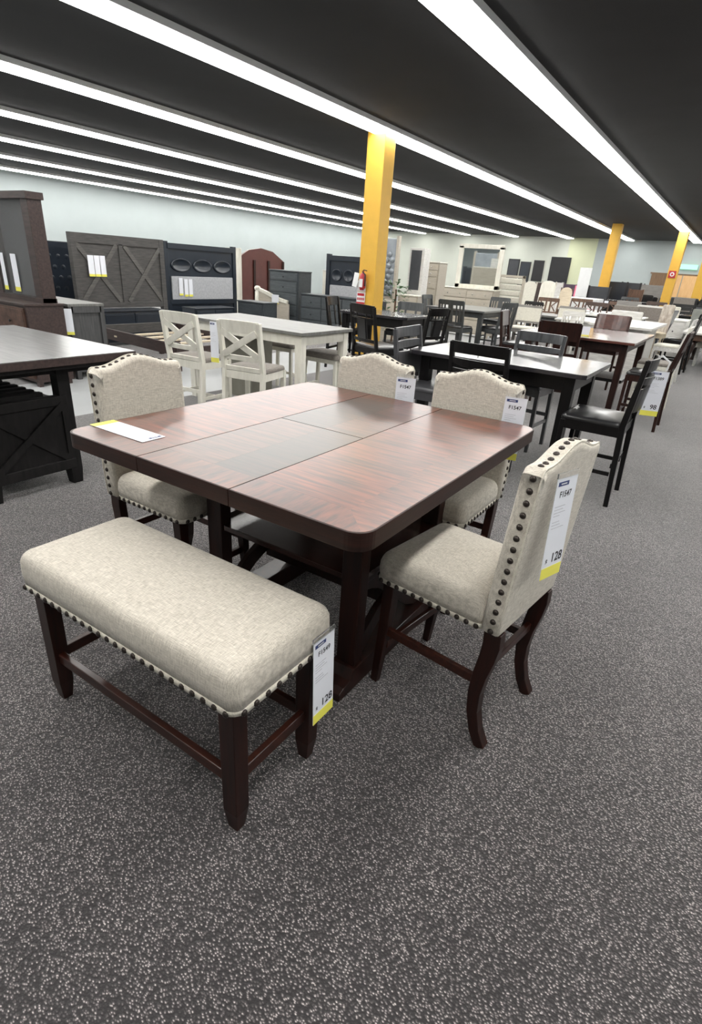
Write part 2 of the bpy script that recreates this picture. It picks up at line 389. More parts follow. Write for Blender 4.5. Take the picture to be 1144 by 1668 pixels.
# ------------------------------------------------------------------ bench
t = thing('upholstered_bench', 'long linen bench with nailhead trim and dark cherry legs in front of the table', 'bench', (-1.275, .947, 0))
BX, BY = .505, .212
seat = cushion(BX, BY, .505, .640, .04, .034, .014, belly=.004).build('seat', LINEN, t)
MB().rings([[(a, b_, z) for a, b_ in rrect(BX+i, BY+i, .05)] for i, z in ((-.004, .486), (.002, .487), (.004, .50), (.001, .509), (-.004, .51))]).build('border_band', WELT, seat)
for s in (-1, 1):
    for k in range(24): nail(seat, (-BX+.03+k*(2*BX-.06)/23, s*(BY+.003), .498), (0, s, 0))
    for k in range(9): nail(seat, (s*(BX+.003), -BY+.03+k*(2*BY-.06)/8, .498), (s, 0, 0))
    for s2 in (-1, 1):
        MB().sweep([(s*.448, s2*.165, .49), (s*.45, s2*.167, .08), (s*.45, s2*.167, 0)], [(.058, .054), (.055, .052), (.036, .034)]).build('leg', CHERRY, t, .002)
    B(s*.449-.012, s*.449+.012, -.15, .15, .18, .222).build('side_stretcher', CHERRYX, t, .003)
    B(-.43, .43, s*.166-.012, s*.166+.012, .175, .215).build('long_stretcher', CHERRYX, t, .003)
price_tag((-.757, 1.095, .55), R(90), 'white F1549 price tag hanging from the end of the linen bench', 'F1549', '128', w_=.105, h=.31, tilt=R(-2), roll=R(0))

# ------------------------------------------------------------------ main table
tb = thing('dining_table', 'square dark cherry counter table with extension leaf and inlaid veneer top', 'table', (-1.338, 1.864, 0))
HX, HY, TH, ZT = .686, .764, .058, .914
S1, S2 = -.249, .191
def corner(cx, cy, sx_, sy_, r, n=8):
    """rounded corner arc, counter clockwise start depends on signs"""
    a0 = {(1, 1): 0, (-1, 1): 90, (-1, -1): 180, (1, -1): 270}[(sx_, sy_)]
    return [(cx+sx_*(-r)+r*cos(R(a0+90*k/n)), cy+sy_*(-r)+r*sin(R(a0+90*k/n))) for k in range(n+1)]
g = .0012
def slab(name, pts, mats, inner, band, imat):
    mb = MB(); n = len(pts); c = (sum(p[0] for p in pts)/n, sum(p[1] for p in pts)/n)
    mb.prism(pts, ZT-TH, ZT-.0006, 0)
    o = mb.build(name, mats[0], tb, .002, seg=2)
    # veneer skins laid on top
    vs = MB()
    vs.prism(inner, ZT-.0008, ZT, 0)
    vs.build('veneer_field', imat, o)
    if band:
        for q, m_ in band: MB().prism(q, ZT-.0008, ZT-.0001, 0).build('veneer_band', m_, o)
    return o
rc = .062; bwid = .13; e = .006
L = [(-HX+0, 0)]
left = [(S1-g, HY)]+corner(-HX, HY, -1, 1, rc)+corner(-HX, -HY, -1, -1, rc)+[(S1-g, -HY)]
right = [(S2+g, -HY)]+corner(HX, -HY, 1, -1, rc)+corner(HX, HY, 1, 1, rc)+[(S2+g, HY)]
def inr(x0, x1, y0, y1): return [(x0, y0), (x1, y0), (x1, y1), (x0, y1)]
bl = [(-HX+e, -HY+bwid)]+[(p[0]+e*(1 if p[0] < -HX+rc else 0), p[1]+e) for p in corner(-HX, -HY, -1, -1, rc)]
slab('tabletop_half', left, [EDGE], inr(-HX+bwid, S1-2*g, -HY+bwid, HY-bwid),
     [([(-HX+bwid, -HY+bwid), (-HX+bwid, HY-bwid)]+[(p[0]+e, p[1]-e) for p in corner(-HX, HY, -1, 1, rc)][4:]+[(p[0]+e, p[1]+e) for p in corner(-HX, -HY, -1, -1, rc)][:5], VB),
      ([(S1-2*g, -HY+e), (S1-2*g, -HY+bwid), (-HX+bwid, -HY+bwid)]+[(p[0]+e, p[1]+e) for p in corner(-HX, -HY, -1, -1, rc)][4:], VF),
      ([(S1-2*g, HY-bwid), (S1-2*g, HY-e)]+[(p[0]+e, p[1]-e) for p in corner(-HX, HY, -1, 1, rc)][:5]+[(-HX+bwid, HY-bwid)], VF)], VL)
slab('tabletop_half', right, [EDGE], inr(S2+2*g, HX-bwid, -HY+bwid, HY-bwid),
     [([(HX-bwid, HY-bwid), (HX-bwid, -HY+bwid)]+[(p[0]-e, p[1]+e) for p in corner(HX, -HY, 1, -1, rc)][4:]+[(p[0]-e, p[1]-e) for p in corner(HX, HY, 1, 1, rc)][:5], VB),
      ([(S2+2*g, -HY+bwid), (S2+2*g, -HY+e)]+[(p[0]-e, p[1]+e) for p in corner(HX, -HY, 1, -1, rc)][:5]+[(HX-bwid, -HY+bwid)], VF),
      ([(HX-bwid, HY-bwid)]+[(p[0]-e, p[1]-e) for p in corner(HX, HY, 1, 1, rc)][4:]+[(S2+2*g, HY-e), (S2+2*g, HY-bwid)], VF)], VR)
for s, vm in ((-1, VC), (1, VC2)):
    y0, y1 = (-HY, -g) if s < 0 else (g, HY)
    yi0, yi1 = (y0+bwid, y1-g) if s < 0 else (y0+g, y1-bwid)
    bnd = inr(S1+2*g, S2-2*g, -HY+e, -HY+bwid) if s < 0 else inr(S1+2*g, S2-2*g, HY-bwid, HY-e)
    xm = (S1+S2)/2+.02
    o = slab('extension_leaf', inr(S1+g, S2-g, y0, y1), [EDGE], inr(S1+2*g, xm, yi0, yi1), [(bnd, VF), (inr(xm, S2-2*g, yi0, yi1), VC2 if s < 0 else VC)], vm)
# apron under the top, trestle ends, shelf
ap = MB().box(-.42, .50, -.36, .36, ZT-TH-.05, ZT-TH)
ap.build('apron', CHERRY, tb, .002)
PX = (-.317, .408)
for x in PX:
    for y in (-.324, .324):
        B(x-.043, x+.043, y-.04, y+.02, .09, ZT-TH).build('post', CHERRY, tb, .003)
    f = MB().prism([(-.475, 0), (.475, 0), (.475, .035), (.445, .05), (.40, .055), (.38, .10), (-.38, .10), (-.40, .055), (-.445, .05), (-.475, .035)], -.055, .055, 0, lambda a, b_, c, x=x: (x+c, a, b_))
    f.build('foot', CHERRY, tb, .003)
    for s in (-1, 1):
        pts = [(x, s*.28*k, .115+.33*(k+1)/2+(.03*sin(pi*(k+1)))*s) for k in (-1, -.75, -.5, -.25, 0, .25, .5, .75, 1)]
        MB().sweep(pts, (.03, .075)).build('cross_brace', CHERRY, tb, .003)
    B(x-.02, x+.02, -.28, .28, .44, .47).build('shelf_bearer', CHERRY, tb, .002)
B(PX[0]-.03, PX[1]+.03, -.355, .355, .472, .497).build('shelf', SHELFM, tb, .003)
B(PX[0], PX[1], -.03, .03, .20, .27).build('centre_stretcher', CHERRY, tb, .003)
price_tag((-1.700, 1.262, .9155), R(90), 'white price card with yellow end lying flat on the cherry table', None, None, w_=.105, h=.325, tilt=0, hook=False)
o = bpy.data.objects[[ob.name for ob in bpy.data.objects if ob.name.startswith('price_tag') and ob.parent is None][-1]]
o.rotation_euler = (-pi/2, 0, R(-90)); o.location = (-1.697, 1.262, .9165)
price_tag((-.281, 1.60, 1.045), R(74), 'F1547 price tag with $128 clipped behind the nearest linen chair', 'F1547', '128', w_=.112, h=.32, tilt=R(-4), roll=R(2))
price_tag((-1.392, 2.655, 1.03), R(16), 'F1547 price tag on the linen chair behind the table, left one', 'F1547', '128')
price_tag((-.785, 2.655, 1.03), R(10), 'F1547 price tag at the shoulder of the linen chair at the right corner', 'F1547', '128')
price_tag((-2.335, 1.90, 1.0), R(-30), 'white price tag seen edge on behind the left linen chair', 'F1547', '128')

# ------------------------------------------------------------------ generic chairs and tables
def counter_chair(x, y, rz, label, style='bow', frame=BLACKW, seatm=LEATHER, W=.46, D=.42, SH=.62, BH=1.09, name='counter_chair', lt=.036, apr=.07, lean=.16, backm=None, far=False, cat='chair', group=None):
    t = thing(name, label, cat, (x, y, 0), rz, group); hw = W/2; hd = D/2; k = SH/.62
    bev = 0 if far else .002; backm = backm or frame
    def by(z): return -hd-.0-(max(0, z-SH)*lean)
    sp = 0 if far else .03
    if style == 'stool':
        cushion(hw, hd, SH-.05, SH+.035, .05, .04, .02, saddle=.0).build('seat', seatm, t)
        B(-hw+.02, hw-.02, -hd+.02, hd-.02, SH-.10, SH-.05).build('apron', frame, t, bev)
        for s in (-1, 1):
            for s2 in (-1, 1):
                MB().sweep([(s*(hw-.05), s2*(hd-.05), SH-.06), (s*(hw-.01), s2*(hd-.01), 0)], (lt, lt)).build('leg', frame, t, bev)
            B(s*(hw-.04)-.01, s*(hw-.04)+.01, -hd+.03, hd-.03, .22, .25).build('stretcher', frame, t)
        B(-hw+.04, hw-.04, -.01, .01, .22, .25).build('stretcher', frame, t); return t
    cushion(hw-.005, hd-.01, SH-.015, SH+.035, .04, .025, .012, cy=.01).build('seat', seatm, t)
    B(-hw+.008, hw-.008, -hd+.01, hd-.012, SH-.015-apr, SH-.014).build('apron', frame, t, bev)
    for s in (-1, 1):
        MB().sweep([(s*(hw-lt/2-.002), hd-lt/2-.004, SH-.02), (s*(hw-lt/2-.002), hd-lt/2-.004, 0)], [(lt, lt), (lt*.85, lt*.85)]).build('leg', frame, t, bev)
        zs = [0, SH*.35, SH*.7, SH, SH+(BH-SH)*.35, SH+(BH-SH)*.7, BH-.015]
        MB().sweep([(s*(hw-lt/2), -hd+lt/2-sp*max(0, 1-z/SH)*1.2+(by(z)+hd if z > SH else 0), z) for z in zs], [(lt*.9, lt*(1.15 if .2 < z/BH < .8 else .95)) for z in zs]).build('leg', frame, t, bev)
        B(s*(hw-lt/2)-.009, s*(hw-lt/2)+.009, -hd+.02, hd-.02, .24*k, .27*k).build('side_stretcher', frame, t)
    B(-hw+.02, hw-.02, hd-.035, hd-.015, .17*k, .205*k).build('front_stretcher', frame, t)
    B(-hw+.02, hw-.02, -hd+.01, -hd+.03, .30*k, .335*k).build('rear_stretcher', frame, t)
    def rail(z0, z1, bow=.03, crest=0, th=.02, nm_='back_rail', m_=None, x0=-1, x1=1, sag=0):
        n = 9; top = []; vs = []; fs = []
        for i in range(n):
            u_ = x0+(x1-x0)*i/(n-1); xx = u_*(hw-lt*.4); yb = -bow*(1-u_*u_)+lt/2
            a = z0-sag*(1-u_*u_); b_ = z1+crest*(1-u_*u_)
            for yy, z in ((by(a)+yb-th/2, a), (by(a)+yb+th/2, a), (by(b_)+yb+th/2, b_), (by(b_)+yb-th/2, b_)): vs.append((xx, yy, z))
        for i in range(n-1):
            for q in range(4): fs.append((4*i+q, 4*i+(q+1) % 4, 4*i+4+(q+1) % 4, 4*i+4+q))
        fs += [(0, 1, 2, 3), (4*n-1, 4*n-2, 4*n-3, 4*n-4)]
        return MB().add(vs, fs).build(nm_, m_ or frame, t, bev)
    def splat(xc, wd, z0, z1, th=.014, m_=None, bow=.025, nm_='back_slat'):
        u_ = xc/hw; yb = -bow*(1-u_*u_)+lt/2
        return MB().sweep([(xc, by(z)+yb, z) for z in (z0, (z0+z1)/2, z1)], (wd, th)).build(nm_, m_ or frame, t, bev)
    Hh = BH-SH
    if style == 'bow':
        rail(BH-.10, BH-.01, .035, .0, sag=-.005, m_=backm); rail(BH-.175, BH-.135, .04, -.0, sag=.022)
        rail(SH+.10, BH-.215, .04, .0, m_=backm, nm_='back_panel')
    elif style == 'bowpad':
        rail(BH-.09, BH, .035, -.01, m_=backm); rail(BH-.17, BH-.12, .04, 0, m_=backm, sag=.015); rail(SH+.07, BH-.19, .03, -.02, .035, 'back_pad', seatm)
    elif style == 'lattice':
        rail(BH-.10, BH, .03, .006); rail(BH-.165, BH-.145, .03); rail(SH+.06, SH+.10, .03)
        for xc in (-hw*.38, hw*.38): splat(xc, .02, SH+.08, BH-.09)
        splat(0, hw*.62, SH+.09, BH-.155, .02, seatm)
        for xc in (-hw*.72, hw*.72): splat(xc, .018, BH-.16, BH-.09)
    elif style == 'slat':
        rail(BH-.085, BH, .02); rail(SH+.06, SH+.10, .02)
        splat(0, .10, SH+.08, BH-.07); [splat(s*hw*q, .028, SH+.08, BH-.07) for s in (-1, 1) for q in (.45, .7)]
    elif style == 'panel':
        rail(BH-.22, BH, .02, .0, m_=backm, nm_='back_panel'); rail(SH+.07, SH+.10, .02)
        splat(0, .09, SH+.08, BH-.2); [splat(s*hw*.45, .022, SH+.08, BH-.2) for s in (-1, 1)]
    elif style == 'toprail':
        rail(BH-.13, BH, .03, 0, m_=backm); [splat(xc, .035, SH+.03, BH-.12) for xc in (-hw*.4, hw*.4)]
    elif style == 'xback':
        rail(BH-.11, BH-.01, .02, .006); rail(SH+.09, SH+.135, .02); rail(SH-.01, SH+.03, .0)
        zb, zt = SH+.13, BH-.10
        for s in (-1, 1):
            MB().sweep([(s*(hw-lt), by(zb)+.002+s*.004, zb), (0, by((zb+zt)/2)-.006+s*.004, (zb+zt)/2), (-s*(hw-lt), by(zt)+.002+s*.004, zt)], (.058, .016)).build('cross_slat', frame, t, bev)
    elif style == 'pad':
        rail(BH-.045, BH, .0); rail(SH+.08, SH+.12, .0); rail(SH+.12, BH-.045, .0, 0, .045, 'back_pad', backm)
    elif style == 'carved':
        rail(BH-.10, BH, .02, .0, m_=backm); rail(SH+.05, SH+.09, .02)
        [splat(s*hw*.2, .05, SH+.09, BH-.09) for s in (-1, 1)]
        for s in (-1, 1): MB().sweep([(s*hw*.75, by(SH+.1)+.01, SH+.1), (s*hw*.35, by(SH+.2)+.0, SH+.24), (s*hw*.75, by(BH-.1)+.01, BH-.1)], (.035, .015)).build('scroll_slat', frame, t)
    elif style == 'arch':
        q = [(-hw, SH+.06), (hw, SH+.06), (hw, BH-.16)]+[(hw*cos(R(a)), BH-.16+.16*sin(R(a))) for a in range(15, 180, 15)]+[(-hw, BH-.16)]
        MB().prism(q, 0, .04, 0, lambda a, b_, c: (a, by(b_)+c, b_)).build('back_pad', backm, t, .008)
    elif style == 'full':
        q = rrect(hw, (BH-SH)/2, .03, 4, 0, (BH+SH)/2)
        MB().prism(q, -.02, .05, 0, lambda a, b_, c: (a, by(b_)+c, b_)).build('back_pad', backm, t, .01)
    return t
def leg_table(x0, x1, y0, y1, label, h=.914, topm=BLACKTOP, legm=BLACKW, name='counter_table', th=.03, apr=.11, lt=.075, inset=.05, rc_=.01, clip=0, bev=.004, cat='table', topbev=None):
    cx, cy = (x0+x1)/2, (y0+y1)/2; hx, hy = (x1-x0)/2, (y1-y0)/2
    t = thing(name, label, cat, (cx, cy, 0))
    pts = rrect(hx, hy, rc_, 4)
    if clip: pts = [(hx-clip, -hy), (hx, -hy+clip*.8), (hx, hy-clip*.8), (hx-clip, hy), (-hx+clip, hy), (-hx, hy-clip*.8), (-hx, -hy+clip*.8), (-hx+clip, -hy)]
    MB().prism(pts, h-th, h).build('tabletop', topm, t, topbev or bev, seg=3)
    ix, iy = hx-inset, hy-inset
    a = MB().box(-ix+.01, ix-.01, -iy+.01, -iy+.035, h-th-apr, h-th).box(-ix+.01, ix-.01, iy-.035, iy-.01, h-th-apr, h-th)
    a.box(-ix+.01, -ix+.035, -iy, iy, h-th-apr, h-th).box(ix-.035, ix-.01, -iy, iy, h-th-apr, h-th); a.build('apron', legm, t)
    for sx_ in (-1, 1):
        for sy_ in (-1, 1):
            px, py = sx_*(ix-lt/2), sy_*(iy-lt/2)
            MB().sweep([(px, py, h-th), (px, py, 0)], [(lt, lt), (lt*.85, lt*.85)]).build('leg', legm, t, .002)
    return t
def drawer_case(x0, x1, y0, y1, h, rows, cols, label, body=CHARH, front=None, knob=CHROME, top=None, name='dresser', face='-y', legs=.06, cat='dresser', th=.025, knobs=1):
    """face -y or +x; rows is a list of drawer heights as fractions from the top"""
    cx, cy = (x0+x1)/2, (y0+y1)/2; rz = 0 if face == '-y' else R(90)
    wdt, dep = (x1-x0, y1-y0) if face == '-y' else (y1-y0, x1-x0)
    t = thing(name, label, cat, (cx, cy, 0), rz); hx, hy = wdt/2, dep/2
    B(-hx+.012, hx-.012, -hy+.02, hy, legs, h-th).build('body', body, t, .003)
    B(-hx, hx, -hy, hy+.005, h-th, h).build('top', top or body, t, .004)
    for s in (-1, 1):
        for s2 in (-1, 1): B(s*(hx-.045)-.03, s*(hx-.045)+.03, s2*(hy-.05)-.025, s2*(hy-.05)+.025, 0, legs+.01).build('foot', body, t)
    H = h-th-legs-.05; z = h-th-.02; tot = sum(rows)
    for r_ in rows:
        dh = H*r_/tot
        for c in range(cols):
            w_ = (wdt-.09)/cols; xa = -hx+.045+c*w_
            d = MB().box(xa+.008, xa+w_-.008, -hy+.004, -hy+.021, z-dh+.01, z-.004).box(xa+.03, xa+w_-.03, -hy-.001, -hy+.005, z-dh+.03, z-.024).build('drawer', front or body, t, .002)
            for kx in ([.5] if knobs == 1 else [.25, .75]):
                MB().lathe([(.001, -.028), (.014, -.024), (.016, -.016), (.006, -.010), (.006, 0), (.001, .0)], (xa+w_*kx, -hy, z-dh/2), 8, axis='y').build('knob', knob, d)
        z -= dh
    return t

# ---------------------------- left foreground: dark rustic counter table
t = thing('rustic_counter_table', 'dark plank-top counter table with X-braced storage base at the left edge', 'table', (-4.26, 1.75, 0))
MB().box(-.82, .80, -.75, .74, .862, .909, mi=1).box(-.818, .798, -.748, .738, .909, .914).build('tabletop', [DKTOP, RUST], t, .0015)
B(-.79, .77, -.72, .71, .835, .862).build('edge_moulding', DKBASE, t, .003)
B(-.70, .60, -.50, .50, .78, .845).build('apron', DKBASE, t)
for sx_ in (-.67, .57):
    for sy_ in (-.27, .29):
        MB().sweep([(sx_, sy_, .845), (sx_, sy_, .1), (sx_+.0, sy_, 0)], [(.085, .085), (.085, .085), (.07, .07)]).build('leg', DKBASE, t, .003)
    xa = sx_+(.02 if sx_ > 0 else -.02)
    B(xa-.012, xa+.012, -.27, .29, .17, .60).build('side_panel', DKBASE, t)
    B(xa-.03, xa+.03, -.27, .29, .12, .19).build('bottom_rail', DKTOP if sx_ > 9 else DKBASE, t, .003)
    B(xa-.03, xa+.03, -.27, .29, .575, .635).build('top_rail', DKBASE, t, .003)
    for s in (-1, 1): MB().sweep([(xa+.02+s*.004, .01-s*.25, .19), (xa+.02+s*.004, .01+s*.25, .58)], (.02, .045), side=(1, 0, 0)).build('cross_brace', DKBASE, t)
B(-.67, .57, -.27, .29, .15, .175).build('bottom_shelf', DKBASE, t)
for k in range(11): B(-.60+k*.105, -.555+k*.105, -.26, .2, .60, .645).build('rack_slat', DKBASE, t, .004)
B(-.67, .57, .2, .235, .60, .62).build('rack_rail', GREYTOP, t)

# ---------------------------- left background: buffet with hutch, sideboard
t = drawer_case(-8.6, -6.67, 3.42, 3.88, .925, [1, 1.5], 3, 'reddish brown buffet with copper-toned drawer fronts behind the left table', RUST, COPPER, BLK, RUST, 'buffet', cat='sideboard', legs=.05)
h = thing('display_hutch', 'dark brown glazed hutch standing on the reddish buffet', 'hutch', (-7.62, 3.75, .925))
for x0, x1 in ((-.95, -.80), (-.08, .04), (.76, .90)): B(x0, x1, -.08, .08, 0, 1.05).build('stile', RUST, h, .003)
B(-.95, .90, -.09, .09, 0, .05).build('bottom_rail', RUST, h); B(-.97, .92, -.10, .10, 1.05, 1.12).build('cornice', RUST, h)
B(-.80, .76, .03, .05, .05, 1.05).build('back_panel', SLATE, h)
B(-.80, .76, -.07, -.065, .05, 1.05).build('glass', CLEAR, h)
for q, (xx, ww) in enumerate(((-.70, .09), (-.28, .10), (.16, .07), (.42, .10))):
    price_tag((-7.62+xx, 3.66, 1.42), R(5), ['leftmost white price tag in the hutch window', 'second white price tag in the hutch window from the left', 'narrow price tag hanging inside the right hutch window', 'rightmost price tag hanging in the hutch window'][q], w_=ww, h=.40, detail=False)
t = thing('grey_sideboard', 'grey-brown rustic sideboard, its panelled end showing behind the reddish buffet', 'sideboard', (-7.6, 4.26, 0))
B(-.75, .75, -.22, .22, .08, .875).build('body', BARN2, t, .003); B(-.78, .78, -.245, .245, .875, .905).build('top', GREYTOP, t, .004)
for s in (-1, 1):
    for s2 in (-1, 1): B(s*.745-.03, s*.745+.03, s2*.21-.03, s2*.21+.03, 0, .875).build('post', BARN2, t, .003)
    B(s*.76-.015, s*.76+.015, -.2, .2, .80, .875).build('end_rail', BARN2, t)
price_tag((-6.76, 3.95, .86), R(60), 'white price tag hanging between the buffet and the grey sideboard', w_=.12, h=.30, detail=False)

# ---------------------------- beds and headboards against the left side, facing +x
def headboard_x(x, y0, y1, ztop, label, name='headboard'):
    return thing(name, label, 'headboard', (x, (y0+y1)/2, 0)), (y1-y0)/2
t, hy = headboard_x(-9.5, 5.78, 7.62, 1.75, 'tall grey-brown barn-door headboard with two X panels')
B(-.03, .03, -hy+.05, hy-.05, .60, 1.72).build('panel', BARN, t)
for y in (-hy+.04, hy-.04): B(-.045, .055, y-.05, y+.05, 0, 1.75).build('post', BARN, t, .003)
for z0, z1 in ((.58, .67), (1.60, 1.75)): B(-.04, .05, -hy+.05, hy-.05, z0, z1).build('rail', BARN, t, .003)
B(.03, .05, -.04, .04, .66, 1.62).build('centre_stile', BARN, t, .003)
for cy_, s0 in ((-hy/2, 1), (hy/2, 1)):
    for s in (-1, 1): MB().sweep([(.04+s*.004, cy_-s*(hy/2-.08), .68), (.04+s*.004, cy_+s*(hy/2-.08), 1.60)], (.018, .075), side=(1, 0, 0)).build('cross_plank', BARNL, t, .002)
for k, yy in enumerate((6.08, 6.20, 6.30)):
    price_tag((-9.43, yy, 1.42), R(90), ['left price card on the barn-door headboard', 'middle price card on the barn-door headboard', 'right price card on the barn-door headboard'][k], w_=.11, h=.33, detail=False)
t, hy = headboard_x(-10.2, 5.2, 6.35, 1.5, 'black tufted headboard left of the barn-door headboard')
B(-.04, .04, -hy, hy, .45, 1.6).build('panel', NAVY, t, .01); [B(-.04, .03, s*(hy-.06)-.03, s*(hy-.06)+.03, 0, .46).build('leg', BLK, t) for s in (-1, 1)]
for z in (.85, 1.02, 1.19, 1.36):
    for k in range(7):
        MB().lathe([(.0005, .048), (.035, .044), (.06, .03), (.07, .0)], (0, -hy+.12+k*.155+(.07 if round(z*100) % 2 else 0), z), 8, axis='x').build('tuft', NAVY, t)
t = drawer_case(-9.36, -8.95, 5.85, 7.15, .585, [1], 2, 'low navy storage bench with two drawers below the barn-door headboard', NAVY, NAVY, CHROME, NAVY, 'storage_bench', face='+x', cat='bench')
t = thing('bed_frame', 'open dark wooden bed frame with pale slats on the floor beneath the barn-door headboard', 'bed frame', (-7.45, 6.2, 0))
B(-.95, -.90, -.72, .72, .30, .44).build('head_rail', BARN, t, .003); B(.86, .92, -.80, .72, .18, .32).build('foot_rail', RUST, t, .003)
for y in (-.74, .72): MB().sweep([(-.93, y, .33), (.92, y-.09, .30)], (.04, .16), side=(0, 1, 0)).build('side_rail', RUST, t, .003)
for x in (-.55, -.2, .15, .5): B(x-.04, x+.04, -.78, .68, .30, .325).build('slat', TAN, t)
for x, y in ((-.93, -.73), (-.93, .72), (.89, -.80), (.89, .66)): B(x-.04, x+.04, y-.04, y+.04, 0, .40).build('leg', RUST, t)
B(-.5, -.44, -.03, .03, 0, .30).build('centre_leg', RUST, t)
def grey_panel_headboard(x, y0, y1, label, face='+x', z_off=0):
    t = thing('headboard', label, 'headboard', (x, (y0+y1)/2, 0), 0 if face == '+x' else R(-90)); hy = (y1-y0)/2
    B(-.03, .02, -hy+.05, hy-.05, .30+z_off, 1.68+z_off).build('frame_panel', NAVY, t)
    for y in (-hy+.05, hy-.05): B(-.045, .045, y-.05, y+.05, 0, 1.75+z_off).build('post', NAVY, t, .004)
    B(-.05, .06, -hy+.08, hy-.08, 1.62+z_off, 1.72+z_off).build('rail', NAVY, t); B(-.04, .05, -hy+.08, hy-.08, .57+z_off, .66+z_off).build('rail', NAVY, t)
    q = rrect(hy-.13, .225, .015, 3, 0, .885+z_off)
    MB().prism(q, .02, .055, 0, lambda a, b_, c: (c, a, b_)).build('upholstered_panel', GREYF, t, .008)
    for k in range(3):
        yy = (-hy+.13)+(2*hy-.26)*(k+.5)/3
        rg = []
        for sc, dx in ((1, .02), (.97, .04), (.85, .045), (.78, .03), (.02, .03)):
            rg.append([(dx, yy+sc*((2*hy-.26)/6-.02)*cos(2*pi*j/24)*(1-.0*j), 1.32+z_off+sc*.13*sin(2*pi*j/24)) for j in range(24)])
        MB().rings(rg).build('oval_panel', NAVY, t)
    return t
grey_panel_headboard(-10.0, 8.05, 10.05, 'navy headboard with light grey upholstered band and oval panels, carrying price cards')
for k, yy in enumerate((8.40, 8.54, 8.66)):
    price_tag((-9.93, yy, 1.06 if k else 1.08), R(90), ['left price card on the grey band of the navy headboard', 'middle price card on the grey band of the navy headboard', 'right price card on the grey band of the navy headboard'][k], w_=.10, h=.34, detail=False)
t = drawer_case(-9.6, -9.2, 8.1, 9.2, .56, [1], 2, 'navy drawer unit low under the grey-banded headboard', NAVY, NAVY, CHROME, NAVY, 'storage_bench', face='+x', cat='bench')
drawer_case(-10.6, -10.15, 9.2, 9.95, .62, [1, 1], 1, 'cream chest glimpsed below the navy headboard', CREAM, BEIGE, CHROME, IVORY, 'nightstand', face='+x', cat='chest')
drawer_case(-9.42, -8.62, 9.5, 9.95, .69, [1], 1, 'dark charcoal nightstand right of the navy headboard', CHARH, CHARH, CHROME, CHARH, 'nightstand', cat='nightstand')
# white bed with posts and curved footboard
t = thing('white_bed_post_frame', 'ivory bed post with side panel beside the navy headboard', 'bed frame', (-10.9, 11.1, 0))
B(-.05, .05, -.05, .05, 0, 1.75).build('post', IVORY, t, .005); B(-.45, -.05, -.02, .02, .95, 1.75).build('panel', IVORY, t); B(-.5, -.05, -.03, .03, .88, .95).build('rail', IVORY, t)
t = thing('curved_footboard', 'ivory sleigh footboard curving down behind the charcoal nightstand', 'bed frame', (-9.95, 10.75, 0))
MB().lathe([(.001, 0), (.06, 0), (.06, .82), (.045, .84), (.075, .88), (.075, .92), (.05, .95), (.001, .96)], n=10).build('post', IVORY, t)
MB().sweep([(.05, 0, .88), (.3, 0, .82), (.6, 0, .72), (.95, 0, .66)], (.07, .07), side=(0, 1, 0)).build('top_rail', IVORY, t)
MB().prism([(.05, .2), (1.0, .2), (1.0, .62), (.6, .68), (.3, .78), (.05, .84)], -.015, .015, 0, lambda a, b_, c: (a, c, b_)).build('panel', BEIGE, t)
t = thing('cherry_headboard', 'large glossy red-brown headboard behind the ivory footboard', 'headboard', (-12.0, 13.1, 0))
MB().prism([(-1.0, 0), (1.0, 0), (1.0, 1.5), (.5, 1.75), (0, 1.82), (-.5, 1.75), (-1.0, 1.5)], -.03, .03, 0, lambda a, b_, c: (c, a, b_)).build('panel', plain('mahogany', (.075, .018, .015), .3, 0, .4), t)
for y in (-.95, -.3, .3, .95): B(.0, .06, y-.04, y+.04, .3, 1.5).build('stile', CHERRY, t)
price_tag((-9.35, 10.712, .80), R(0), 'white price card above the ivory footboard by the charcoal chest', w_=.22, h=.2, detail=False)
# charcoal chest, dresser, mirror, cream cabinet
drawer_case(-9.72, -8.80, 10.9, 11.4, 1.34, [.75, 1, 1, 1, 1], 1, 'tall charcoal chest of drawers left of the charcoal dresser', CHARH, CHARF, BLK, CHARH, 'chest_of_drawers', cat='chest')
drawer_case(-8.52, -6.75, 10.62, 11.05, .90, [1, 1, 1], 3, 'wide charcoal dresser standing in front of the navy mirror frame', CHARH, CHARF, BLK, CHARH, 'dresser')
grey_panel_headboard(11.4, -8.0, -6.75, 'second navy headboard with grey band, standing in for a mirror reflection behind the charcoal dresser', '-y', .0)  # headboard copy added in place of the reflection in the dresser mirror
o = [ob for ob in bpy.data.objects if ob.get('label', '').startswith('second navy')][0]; o.location = (-7.62, 11.25, .12)
o.location.z = 0
drawer_case(-8.95, -8.42, 12.0, 12.5, 1.40, [1, 1, 1, 1], 1, 'ivory cabinet side glimpsed between charcoal chest and navy headboard', IVORY, IVORY, CHROME, WHITEW, 'chest_of_drawers', cat='chest')
price_tag((-6.95, 11.185, 1.03), R(0), 'small white price tag at the foot of the second navy headboard', w_=.09, h=.11, detail=False)

